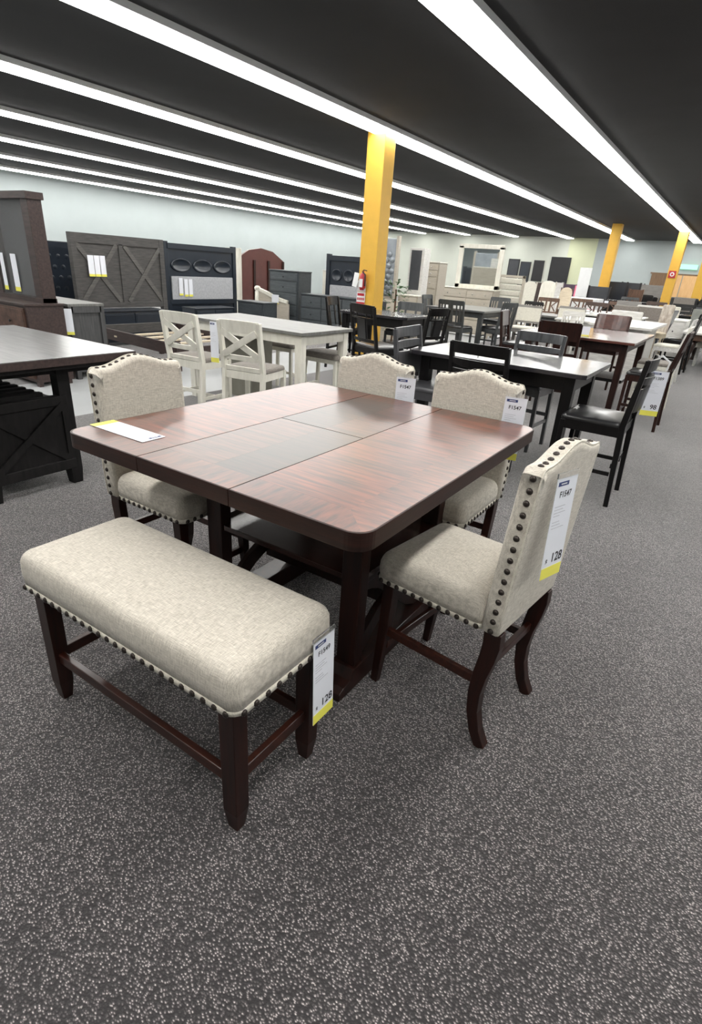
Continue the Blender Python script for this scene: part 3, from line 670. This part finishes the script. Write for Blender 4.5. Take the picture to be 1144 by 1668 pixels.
# ---------------------------- column with extinguisher and signs
def column(x, y, s, label):
    t = thing('support_column', label, 'column', (x, y, 0)); B(-s, s, -s, s, 0, CEIL).build('shaft', ORANGE, t, .01); B(-s-.01, s+.01, -s-.01, s+.01, 0, .1).build('base_skirting', BLK, t); return t
column(-5.52, 8.85, .165, 'mustard yellow square column carrying the fire extinguisher')
column(-4.66, 24, .165, 'mustard column rising behind the grey headboards at right')
column(-2.62, 25.5, .165, 'mustard column with the small red sign, before the wooden doors')
column(-1.62, 25.5, .165, 'mustard column at the far right edge of the picture')
t = thing('fire_extinguisher', 'red fire extinguisher hanging on the mustard column', 'fire extinguisher', (-5.55, 8.61, 1.22))
MB().lathe([(.001, -.02), (.05, -.02), (.055, 0), (.055, .17), (.04, .21), (.018, .225), (.018, .25), (.001, .25)], n=14).build('cylinder', REDM, t)
MB().sweep([(-.01, 0, .25), (.03, -.02, .27), (.09, -.03, .26)], (.02, .012), side=(0, 1, 0)).build('handle', BLK, t)
MB().sweep([(.0, -.02, .24), (.07, -.04, .20), (.075, -.045, .1), (.07, -.04, .02)], (.018, .018), side=(0, 1, 0)).build('hose', BLK, t)
B(-.035, .035, -.057, -.054, .0, .13).build('label_plate', WHITE, t)
t = thing('inspection_tag', 'white paper tag hanging from the fire extinguisher', 'tag', (-5.66, 8.62, 1.44)); MB().sweep([(0, -.03, 0), (-.03, -.05, -.22)], (.10, .002), side=(1, 0, .1)).build('paper', WHITE, t)
t = thing('extinguisher_sign', 'small red and white sign below the fire extinguisher', 'sign', (-5.60, 8.68, .95)); B(-.085, .085, -.02, -.01, 0, .19).build('plate', WHITE, t)
B(-.085, .085, -.0225, -.02, .0, .03).build('red_strip', REDM, t); B(-.07, .07, -.0225, -.02, .13, .17).build('red_strip', REDM, t)
for k in range(5): B(-.07+k*.03, -.05+k*.03, -.0225, -.02, .06, .1).build('red_mark', REDM, t)
t = thing('extinguisher_sign', 'white instruction sign with red border just above the lower column sign', 'sign', (-5.60, 8.68, 1.15)); B(-.085, .085, -.02, -.01, 0, .17).build('plate', WHITE, t); B(-.03, .05, -.0225, -.02, .02, .08).build('red_mark', REDM, t)
t = thing('column_sign', 'small red square sign with white ring on the far mustard column', 'sign', (-2.62, 25.32, 2.0)); B(-.12, .12, -.02, 0, -.12, .12).build('plate', REDM, t)
MB().rings([[(r_*cos(2*pi*k/16), yy, r_*sin(2*pi*k/16)) for k in range(16)] for r_, yy in ((.04, -.02), (.04, -.03), (.075, -.03), (.075, -.02))], cap0=False, cap1=False).build('ring_mark', WHITE, t)
# plant behind the column
t = thing('potted_plant', 'leafy green artificial plant in a dark pot right of the mustard column', 'plant', (-5.42, 9.55, 0))
MB().lathe([(.001, 0), (.13, 0), (.17, .3), (.15, .3), (.001, .28)], n=14).build('pot', POT, t)
MB().sweep([(0, 0, .25), (.02, 0, .7), (0, .02, 1.2)], (.025, .025)).build('stem', BROWN, t)
lf = MB(); rnd = random.Random(3)
for k in range(170):
    a = rnd.uniform(0, 2*pi); z = rnd.uniform(.45, 1.35); r_ = rnd.uniform(.03, .2)*(1.2-.35*abs(z-.9)); p = Vector((r_*cos(a), r_*sin(a), z))
    d = Vector((cos(a), sin(a), rnd.uniform(-.5, .7))).normalized(); s_ = d.cross(Vector((0, 0, 1))).normalized(); L_ = rnd.uniform(.06, .12); ww = L_*.28
    lf.add([p, p+d*L_*.5+s_*ww+Vector((0, 0, .01)), p+d*L_, p+d*L_*.5-s_*ww+Vector((0, 0, .01))], [(0, 1, 2, 3)])
lf.build('foliage', LEAF, t)

# ---------------------------- ivory counter set with X-back chairs
t = leg_table(-5.30, -3.55, 4.47, 5.38, 'ivory counter table with weathered grey plank top behind the left linen chair', topm=GREYTOP, legm=IVORY, th=.032, apr=.10, lt=.085, inset=.035)
B(-.75, -.25, .0, .38, .0, .77).build('storage_base', plain('putty painted wood', (.25, .24, .20), .6), t, .004)
counter_chair(-4.43, 3.93, R(4), 'ivory X-back counter chair, left of the pair, at the ivory table', 'xback', IVORY, TAUPE, .47, .42, BH=1.06, lt=.042)
counter_chair(-3.68, 3.93, R(11), 'ivory X-back counter chair with a price tag, right of the pair', 'xback', IVORY, TAUPE, .45, .42, BH=1.06, lt=.042)
price_tag((-3.965, 3.70, 1.01), R(14), 'white price tag with yellow foot on the right ivory X-back chair', None, None, w_=.085, h=.36)
counter_chair(-4.75, 5.62, R(0), 'taupe saddle stool under the far side of the ivory table, left one', 'stool', IVORY, TAUPE, .52, .34, name='saddle_stool', cat='stool')
counter_chair(-3.88, 5.36, R(0), 'taupe saddle stool nearest the right end of the ivory table', 'stool', IVORY, TAUPE, .52, .34, name='saddle_stool', cat='stool')
price_tag((-4.22, 5.36, .60), R(20), 'small price tag hanging from the left taupe saddle stool', w_=.08, h=.26, detail=False)

# ---------------------------- glossy espresso counter set behind the linen chairs
leg_table(-2.37, -.84, 4.50, 5.49, 'glossy espresso counter table with clipped corners behind the linen chairs', topm=BLACKTOP, legm=BLACKW, th=.035, apr=.12, lt=.09, inset=.09, clip=.035)
counter_chair(-1.56, 4.42, R(-4), 'black bow-back counter chair with its back to the camera, behind the right linen chair', 'bow', BLACKW, LEATHER, .50, .44, BH=1.09)
counter_chair(-2.14, 4.58, R(-86), 'charcoal leather-backed counter chair at the left end of the espresso table', 'bowpad', GREYLEATHER, GREYLEATHER, .56, .46, BH=1.10)
counter_chair(-1.60, 5.52, R(176), 'glossy grey-black bow-back chair on the far side of the espresso table', 'bow', DRESSG, GREYLEATHER, .50, .42, BH=1.08, backm=DRESSG)
counter_chair(-.70, 4.60, R(90), 'black counter chair with leather seat at the right end of the espresso table', 'bow', BLACKW, LEATHER, .50, .46, BH=1.105, lean=.10)
price_tag((-.385, 4.79, .985), R(18), 'F1389 price tag with $98 hanging on the right black counter chair', 'F1389', '98', w_=.125, h=.335)
t = thing('tag_clip', 'white plastic tag clip holding the F1389 tag on the black chair', 'clip', (-.405, 4.84, 1.05)); MB().sweep([(-.06, 0, -.06), (-.05, 0, .01), (0, 0, .04), (.06, 0, .0), (.05, 0, -.06)], (.012, .012), side=(0, 1, 0)).build('ring', WHITE, t)
for x, y, z, lb in ((-1.58, 4.155, 1.035, 'small white clip on the top rail of the black bow-back chair'), (-1.59, 4.16, .93, 'small white clip on the lower rail of the black bow-back chair')):
    t = thing('tag_clip', lb, 'clip', (x, y, z)); MB().lathe([(.001, -.02), (.014, -.018), (.014, -.002), (.001, 0)], n=10, axis='y').build('button', WHITE, t); B(-.004, .004, -.012, -.006, -.06, 0).build('strap', WHITE, t)

# ---------------------------- black set by the column
leg_table(-5.22, -4.02, 7.42, 8.32, 'black counter table beside the mustard column', topm=BLACKTOP, legm=BLACKW, th=.035, apr=.13, lt=.09, inset=.06, clip=.1)
counter_chair(-3.84, 6.44, R(-24), 'tall black lattice-back chair standing in front of the mustard column', 'lattice', BLACKW, LEATHER, .56, .46, BH=1.12)
counter_chair(-3.74, 7.46, R(78), 'black lattice-back chair at the right end of the column-side table', 'lattice', BLACKW, LEATHER, .46, .44, BH=1.09)
counter_chair(-4.67, 8.58, R(184), 'black bow top-rail chair behind the column-side table', 'toprail', CHAR, LEATHER, .48, .42, BH=1.05)
counter_chair(-5.30, 7.80, R(-80), 'dark chair at the left end of the column-side table, before the charcoal dresser', 'toprail', BLACKW, LEATHER, .46, .42, BH=1.08)

# ---------------------------- charcoal slat set
leg_table(-5.35, -4.1, 10.72, 12.4, 'charcoal rectangular counter table before the champagne dresser', topm=wood('charcoal top', (.07, .075, .078), (.12, .125, .13), .3, .7, sc=(3, 30, 5), coatr=.15), legm=CHAR, th=.035, apr=.10, lt=.09, inset=.05)
counter_chair(-4.50, 10.36, R(-4), 'charcoal slat-back counter chair with its back to the camera', 'slat', CHAR, LEATHER, .54, .44, BH=1.09)
counter_chair(-5.42, 11.40, R(-90), 'charcoal slat-back chair at the left side of the charcoal table', 'slat', CHAR, LEATHER, .46, .42, BH=1.09)
counter_chair(-3.95, 11.05, R(72), 'charcoal slat-back chair at the right side of the charcoal table', 'slat', CHAR, LEATHER, .46, .42, BH=1.10)
counter_chair(-4.72, 12.95, R(178), 'charcoal slat-back chair at the far end of the charcoal table', 'slat', CHAR, LEATHER, .48, .42, BH=1.10)

# ---------------------------- cherry set
CT = wood('cherry glossy top', (.05, .016, .012), (.12, .042, .03), .35, 1, sc=(3, 30, 5), coatr=.16, spec=.3)
leg_table(-2.42, -.98, 7.70, 9.52, 'cherry-topped counter table with dark legs beyond the espresso table', topm=CT, legm=CHERRY, th=.03, apr=.10, lt=.085, inset=.08)
B(-.30, .62, -.45, .25, .36, .40).build('lower_shelf', BLACKW, bpy.data.objects[[ob.name for ob in bpy.data.objects if ob.get('label', '').startswith('cherry-topped')][0]])
counter_chair(-1.86, 7.66, R(8), 'dark cherry panel-back chair with its back to the camera', 'panel', CHERRY, LEATHER, .52, .42, BH=1.09)
counter_chair(-1.72, 9.92, R(176), 'glossy cherry panel-back chair on the far side of the cherry table', 'panel', CHERRYX, LEATHER, .54, .42, BH=1.10, backm=CT)
counter_chair(-.72, 7.52, R(90), 'dark cherry counter chair right of the cherry table, nearest the aisle', 'panel', CHERRY, LEATHER, .48, .44, BH=1.12, lean=.2)
counter_chair(-2.78, 8.85, R(-85), 'grey-panelled cherry chair at the left end of the cherry table', 'panel', CHERRY, LEATHER, .46, .42, BH=1.08, backm=plain('silvered panel', (.22, .20, .2), .35, .2))
counter_chair(-.78, 8.72, R(92), 'ivory counter chair with taupe seat behind the aisle-side cherry chair', 'xback', IVORY, TAUPE, .46, .44, BH=1.12)
price_tag((-1.66, 7.95, 1.03), R(14), 'white price card standing in a holder on the cherry table', w_=.16, h=.115, detail=False)

# ---------------------------- champagne bedroom suite behind
t = thing('headboard', 'tall silver button-tufted headboard with pale frame right of the mustard column', 'headboard', (-7.2, 11.95, 0))
B(-.36, .36, -.04, .05, .95, 2.15).build('panel', TUFT, t, .02, seg=3)
for s in (-1, 1): B(s*.39-.03, s*.39+.03, -.05, .05, 0, 2.2).build('post', BEIGE, t, .005)
B(-.36, .36, -.04, .03, .55, .95).build('lower_panel', BEIGE, t)
for r_ in range(8):
    for k in range(5-(r_ % 2)):
        MB().lathe([(.0005, -.062), (.03, -.058), (.055, -.045), (.068, -.03)], (-.28+k*.14+(.07 if r_ % 2 else 0), -.01, 1.02+r_*.115), 8, axis='y').build('tuft', TUFT, t)
t = thing('storage_footboard', 'champagne footboard with a grey panel below the silver tufted headboard', 'bed frame', (-6.60, 11.14, 0)); B(-.42, .42, -.04, .04, 0, .92).build('frame', BEIGE, t, .005); B(-.28, .10, -.05, -.04, .62, .88).build('panel', SLATE, t)
t = thing('display_cabinet', 'white framed cabinet with a dark slatted panel left of the champagne chest', 'cabinet', (-6.56, 12.4, 0))
B(-.19, .19, .0, .3, .0, 2.0).build('body', WHITEW, t, .004); B(-.14, .12, -.012, .0, 1.12, 1.95).build('dark_panel', SLATE, t)
drawer_case(-6.74, -6.2, 11.98, 12.36, 1.02, [1, 1.2], 1, 'small champagne nightstand before the white framed cabinet', BEIGESHADE, BEIGE, CHROME, IVORY, 'nightstand', cat='nightstand')
drawer_case(-6.98, -6.25, 13.0, 13.45, 1.75, [.6, .6, 1.1, 1.1, 1.1, 1.1, 1.1], 1, 'tall champagne chest of drawers left of the champagne dresser', BEIGESHADE, BEIGE, CHROME, IVORY, 'chest_of_drawers', cat='chest', knobs=2)
drawer_case(-7.00, -5.48, 14.8, 15.25, 1.20, [.8, .8, 1.3, 1.3], 2, 'wide champagne dresser beneath the ivory mirror', BEIGESHADE, BEIGE, CHROME, IVORY, 'dresser', knobs=2)
t = thing('dresser_mirror', 'ivory framed mirror standing on the champagne dresser', 'mirror', (-6.12, 15.12, 1.2))
for x0, x1, z0, z1 in ((-.62, -.50, 0, 1.0), (.50, .62, 0, 1.0), (-.62, .62, 0, .09), (-.62, .62, .95, 1.05)): B(x0, x1, -.03, .03, z0, z1).build('frame', IVORY, t, .004)
B(-.5, .5, 0, .01, .09, .95).build('glass', MIRROR, t)
t = thing('headboard', 'cream channel-cushioned headboard right of the champagne dresser', 'headboard', (-5.35, 15.6, 0))
for s in (-1, 1): B(s*.33-.03, s*.33+.03, -.04, .04, 0, 1.58).build('post', BEIGE, t, .005)
B(-.36, .36, -.04, .04, 1.52, 1.58).build('cap_rail', BEIGE, t)
for k in range(4): B(-.30, .30, -.06, .0, .92+k*.15, 1.06+k*.15).build('cushion', CREAM, t, .03, seg=3)
B(-.30, .30, -.03, .03, .3, .91).build('lower_panel', BEIGE, t)

# ---------------------------- arched backs, mid distance clutter
counter_chair(-5.85, 18.6, R(180), 'cream arched-back chair, leftmost of the arched pieces before the far wall', 'arch', BEIGE, CREAM, .42, .42, BH=1.45, backm=CREAM, far=True, SH=.6)
counter_chair(-5.45, 19.2, R(180), 'pale carved arched-back chair between two other arched backs', 'arch', BEIGE, CREAM, .48, .42, BH=1.5, backm=IVORY, far=True, SH=.6)
counter_chair(-4.65, 18.4, R(180), 'small tan arched-back chair beside the tall white banner', 'arch', BROWN, CREAM, .36, .42, BH=1.36, backm=TAN, far=True, SH=.6)
t = thing('standing_banner', 'tall white banner behind the tan arched chair', 'banner', (-5.1, 22.6, 0)); B(-.2, .2, -.02, .02, .1, 2.0).build('panel', WHITE, t); B(-.25, .25, -.1, .1, 0, .1).build('stand', BLK, t)
leg_table(-4.2, -3.3, 13.55, 14.5, 'pale grey square table among the cream chairs', topm=GREYTOP, legm=CHAR, th=.04, h=.80, name='dining_table')
counter_chair(-3.66, 11.9, R(184), 'grey framed chair with cream padded back, left of two', 'pad', wood('greige wood', (.16, .15, .14), (.26, .25, .235), .5), CREAM, .52, .42, BH=1.04, backm=CREAM)
counter_chair(-3.12, 13.1, R(178), 'grey framed chair with cream padded back, right of two', 'pad', MATS['greige wood'], CREAM, .58, .42, BH=1.04, backm=CREAM)
counter_chair(-2.66, 11.35, R(178), 'small white slat chair before the cream padded chair', 'slat', WHITEW, CREAM, .42, .4, BH=1.03)
leg_table(-3.0, -2.3, 11.6, 13.0, 'narrow white table beside the cherry panel-back chair', topm=WHITEW, legm=WHITEW, h=.88)
counter_chair(-4.72, 17.0, R(182), 'dark brown chair with carved scroll back, leftmost of the four scroll-backs', 'carved', BROWN, CREAM, .60, .42, BH=1.07)
counter_chair(-4.32, 19.2, R(178), 'brown chair with carved scroll back, second of the four scroll-backs', 'carved', BROWN, CREAM, .66, .42, BH=1.06)
counter_chair(-3.42, 17.0, R(175), 'dark brown chair with carved scroll back, third of the four scroll-backs', 'carved', wood('walnut', (.03, .016, .012), (.08, .04, .026), .4), CREAM, .64, .42, BH=1.06)
counter_chair(-3.28, 19.6, R(182), 'tan-brown chair with carved scroll back, rightmost of the four scroll-backs', 'carved', BROWN, CREAM, .58, .42, BH=1.05)
leg_table(-4.6, -3.1, 17.6, 18.6, 'white topped dining table amid the scroll-back chairs', topm=WHITEW, legm=BROWN, h=.80, name='dining_table')
# kitchen island
t = thing('kitchen_island', 'white kitchen island with overhanging top and black handles beyond the cherry table', 'kitchen island', (-1.68, 11.9, 0))
B(-.52, .50, -1.1, 1.1, .874, .914).build('worktop', WHITEW, t, .004); B(-.42, .36, -.98, .98, .06, .874).build('body', WHITEW, t, .003); B(-.40, .34, -.96, .96, 0, .06).build('plinth', GREYF, t)
for x in (-.22, .1):
    d = B(x-.13, x+.13, -1.0, -.98, .62, .82).build('drawer', WHITEW, t, .003); B(x-.07, x+.07, -1.02, -1.0, .70, .74).build('handle', BLK, d)
counter_chair(-2.05, 13.3, R(176), 'white washed slat chair behind the kitchen island', 'full', WHITEW, CREAM, .62, .42, BH=1.05, backm=WHITEW)
counter_chair(-1.52, 13.9, R(80), 'navy black chair seen edge on beyond the kitchen island', 'full', NAVY, NAVY, .46, .44, BH=1.13, lean=.25, backm=NAVY)
t = counter_chair(-1.30, 13.2, R(172), 'distressed pale wooden bar stool with tall narrow back by the island', 'full', TAN, TAN, .22, .3, SH=.7, BH=1.24, backm=wood('distressed wood', (.22, .17, .13), (.62, .57, .50), .7, 0, sc=(14, 14, 4)), name='bar_stool')
counter_chair(-.93, 13.2, R(84), 'black slim chair seen edge on right of the distressed stool', 'slat', BLACKW, LEATHER, .46, .44, BH=1.14, lean=.2)
counter_chair(-.93, 11.6, R(88), 'white framed chair seen edge on beside the aisle', 'xback', WHITEW, CREAM, .44, .44, BH=1.1, lean=.2)
drawer_case(-1.45, -.98, 15.0, 16.1, .90, [1, 1], 1, 'white side cabinet beyond the edge-on chairs', WHITEW, WHITEW, BLK, WHITEW, 'cabinet', cat='cabinet')
# carved leg marble table and its seats
t = thing('carved_dining_table', 'white-topped table with brown apron and carved dark legs at the right edge', 'table', (.0, 15.1, 0))
B(-.93, 1.1, -1.45, 1.3, .72, .76).build('tabletop', WHITEW, t, .008); B(-.86, 1.0, -1.36, 1.2, .60, .72).build('apron', BROWN, t, .004)
prof = [(.001, 0), (.05, 0), (.055, .03), (.035, .08), (.05, .16), (.06, .24), (.05, .32), (.08, .42), (.10, .50), (.09, .56), (.06, .60), (.001, .62)]
for x in (-.72, .9):
    for y in (-1.22, 1.1): MB().lathe(prof, (x, y, 0), 12).build('leg', wood('carved walnut', (.02, .012, .010), (.07, .04, .03), .35, .3) if 'carved walnut' not in MATS else MATS['carved walnut'], t)
t = thing('dining_bench', 'pale upholstered bench by the carved table', 'bench', (-.05, 14.6-.55+.9, 0)); cushion(.62, .2, .40, .50, .04, .03, .01).build('seat', CREAM, t)
for s in (-1, 1):
    for s2 in (-1, 1): B(s*.55-.025, s*.55+.025, s2*.15-.025, s2*.15+.025, 0, .4).build('leg', WHITEW, t)
counter_chair(-.78, 17.2, R(180), 'grey-green upholstered high-back chair beyond the carved table', 'full', WHITEW, GREYF, .62, .46, SH=.5, BH=1.10, backm=plain('sage grey fabric', (.19, .20, .18), .8))
# further rows
for (x, y, rz, lb, st, fr, se, W_, BH_, bm_) in (
    (-2.55, 16.3, 176, 'brown-grey padded chair, nearest left in the far right rows', 'full', BROWN, TAUPE, .60, 1.06, TAUPE),
    (-2.05, 16.8, 180, 'taupe framed chair with white edges in the far right rows', 'pad', WHITEW, TAUPE, .62, 1.10, TAUPE),
    (-1.60, 17.6, 182, 'cream linen chair between taupe chair and black slim chair', 'full', WHITEW, CREAM, .40, 1.10, CREAM),
    (-2.85, 18.6, 180, 'grey-brown wide chair behind the brown-grey padded chair', 'full', BROWN, TAUPE, .66, 1.12, MATS['greige wood']),
    (-1.52, 19.3, 178, 'black chair under the mustard columns, left of two', 'bow', BLACKW, LEATHER, .5, 1.08, BLACKW),
    (-.93, 20.1, 178, 'black framed grey chair near the right edge', 'pad', BLACKW, LEATHER, .62, 1.12, SLATE),
    (-4.6, 15.2, 178, 'black chair half hidden between the scroll-back chairs and the cream padded ones', 'slat', BLACKW, LEATHER, .5, 1.0, BLACKW),
    (-1.62, 20.9, 180, 'black chair behind the white topped table with dishes', 'bow', BLACKW, LEATHER, .6, 1.12, BLACKW),
    (-3.5, 22.9, 182, 'charcoal chair just right of the long black sideboard', 'slat', CHAR, LEATHER, .6, 1.15, CHAR),
    (-2.35, 20.6, 180, 'walnut brown chair left of the taupe high-back chair', 'carved', MATS['walnut'], TAUPE, .6, 1.12, MATS['walnut']),
    (-1.02, 22.0, 176, 'black lattice-back chair at the right, before the red-signed column', 'lattice', BLACKW, LEATHER, .6, 1.15, BLACKW),
    (-1.75, 22.3, 180, 'taupe high-back chair before the wooden doors', 'full', BROWN, TAUPE, .62, 1.28, TAUPE)):
    counter_chair(x, y, R(rz), lb, st, fr, se, W_, .42, BH=BH_, backm=bm_, name='dining_chair')
leg_table(-3.3, -1.9, 14.6, 16.0, 'white topped dining table in the far right rows, with small dishes', topm=WHITEW, legm=BLACKW, h=.86, name='dining_table')
leg_table(-2.95, -2.1, 19.3, 20.1, 'black dining table behind the grey-brown wide chair', topm=BLACKTOP, legm=BLACKW, h=.90, name='dining_table')
leg_table(-3.1, -2.4, 22.9, 23.6, 'white dining table far back before the red-signed column', topm=WHITEW, legm=WHITEW, h=.9, name='dining_table')
leg_table(-2.1, -.9, 18.0, 19.0, 'dark dining table further back in the right rows', topm=BLACKTOP, legm=BLACKW, h=.90, name='dining_table')
for k, (x, y) in enumerate(((-3.05, 15.0), (-2.8, 15.1), (-2.55, 14.95), (-2.3, 15.1), (-2.1, 14.9))):
    t = thing('dish', 'small white dish on the far white topped table, %s' % ['leftmost', 'second from left', 'in the middle', 'second from right', 'rightmost'][k], 'dish', (x, y, .86)); MB().lathe([(.001, 0), (.03, 0), (.06, .05), (.055, .05), (.001, .01)], n=12).build('bowl', WHITE, t)

# ---------------------------- far line of headboards, sofas, framed pictures
def panel_thing(name, label, cat, x, y, w_, z1, mat, z0=0, d=.08, frame=None, legs=True):
    t = thing(name, label, cat, (x, y, 0)); B(-w_/2, w_/2, -d/2, d/2, max(z0, .3), z1).build('panel', mat, t, .01)
    for s in (-1, 1): B(s*(w_/2-.02)-.03, s*(w_/2-.02)+.03, -d/2-.01, d/2+.01, 0, z1+.02).build('post', frame or mat, t)
    return t
FAR = [('pink', -5.1, 23, .65, 1.38, PINK, PINK, 'bright pink small headboard in the far row'),
       ('dk', -4.55, 22.8, .75, 1.42, SLATE, BLK, 'slate headboard with a tag right of the pink one'),
       ('bk', -4.35, 24.6, .85, 1.62, NAVY, BLK, 'black curved headboard, left of two in the far row'),
       ('bk2', -3.85, 24.9, .7, 1.62, SLATE, BLK, 'dark headboard with white tag, right of the black curved one'),
       ('br', -3.55, 24.4, .5, 1.4, BROWN, BROWN, 'narrow brown headboard in the far row'),
       ('gr', -4.55, 30.2, .9, 1.62, GREYF, CHAR, 'grey headboard behind the far mustard column, left side'),
       ('gr2', -3.75, 30.0, 1.2, 1.6, MATS['greige wood'], CHAR, 'wide grey headboard right of the far mustard column'),
       ('pl', -5.75, 23.6, .5, 1.42, PLUM, PLUM, 'small plum headboard left of the pink one'),
       ('wh', -6.25, 23.4, .5, 1.45, WHITEW, WHITEW, 'white slatted headboard beside the plum one')]
for _, x, y, w_, z1, m_, fm, lb in FAR: panel_thing('headboard', lb, 'headboard', x, y, w_, z1, m_, frame=fm)
def sofa(x, y, w_, label, m_, zb=1.05):
    t = thing('sofa', label, 'sofa', (x, y, 0)); hw = w_/2
    cushion(hw, .42, .0, .45, .06, .05, .01).build('base', m_, t); B(-hw, hw, .2, .42, .4, zb).build('backrest', m_, t, .05, seg=3)
    for s in (-1, 1): B(s*(hw-.1)-.1, s*(hw-.1)+.1, -.42, .35, .12, .66).build('armrest', m_, t, .04, seg=3)
    for k in range(int(w_/.6)): B(-hw+.15+k*.6, -hw+.72+k*.6, .12, .26, .45, zb+.06).build('back_cushion', m_, t, .05, seg=3)
    return t
sofa(-3.9, 27.6, 1.5, 'long black leather sofa before the grey-green back wall', LEATHER, 1.15)
sofa(-2.6, 27.2, .95, 'grey tufted sofa just left of the red-signed column', SLATE, 1.15)
sofa(-1.35, 24.0, 1.6, 'dark leather recliner sofa at the far right', LEATHER, 1.2)
leg_table(-5.0, -2.6, 21.2, 22.2, 'long black sideboard table with white cards before the headboards', topm=BLACKTOP, legm=BLACKW, h=1.05, apr=.35, name='sideboard', cat='sideboard')
for k, x in enumerate((-4.7, -4.3, -3.9, -3.4)): price_tag((x, 21.15, 1.02), 0, 'white card on the long black sideboard, %s' % ['leftmost', 'second from left', 'third from left', 'rightmost'][k], w_=.13, h=.17, detail=False)
t = thing('white_bed', 'white bed with a pink drawer front in the middle distance', 'bed', (-4.55, 20.6, 0)); B(-.75, .55, -.4, .6, .25, 1.06).build('body', WHITE, t, .02); B(-.1, .54, -.42, -.40, .60, .75).build('pink_drawer', PINK, t)
for k, (x, w_, z0, z1, m_) in enumerate(((-11.0, .6, 1.2, 2.4, SLATE), (-10.35, .55, 1.1, 2.3, NAVY), (-9.65, .55, 1.4, 2.4, BLK), (-8.55, 1.0, 1.35, 2.6, BLK))):
    t = thing('framed_picture', ['slate framed picture, leftmost on the cream far wall', 'navy framed picture second from left on the far wall', 'black framed picture third from left on the far wall', 'large black screen beside the lime wall strip'][k], 'picture', (x, YB-.03, z0))
    B(-w_/2, w_/2, -.03, .02, 0, z1-z0).build('frame', BLK, t); B(-w_/2+.05, w_/2-.05, -.035, -.03, .05, z1-z0-.05).build('image', m_, t)
t = thing('long_sideboard', 'long dark red-brown sideboard against the far wall below the black screen', 'sideboard', (-8.2, 31.3, 0)); B(-1.6, 1.6, -.3, .3, .1, 1.35).build('body', RUST, t, .01); B(-1.5, 1.5, -.28, .28, 0, .1).build('plinth', BLK, t)
# doors on the far wall
for k, (x0, x1, m_) in enumerate(((-4.18, -3.42, DOORW), (-3.42, -2.85, DOORL), (-2.83, -2.22, DOORL), (-2.22, -1.5, DOORW))):
    o = struct('door_%d' % (k+1), B(x0+.01, x1-.01, YB-.05, YB-.001, 0, 2.1), m_)
    hdl = B(x1-.12, x1-.08, YB-.09, YB-.05, .95, 1.15).build('door_handle', BLK); hdl.parent = o
struct('trim_1', MB().box(-4.24, -1.44, YB-.06, YB-.001, 2.1, 2.16), DOORW)
t = thing('exit_sign', 'pale green lit sign above the wooden doors', 'sign', (-2.7, YB-.08, 2.36)); B(-.36, .36, -.03, .05, 0, .2).build('sign_box', SIGNG, t, .005)
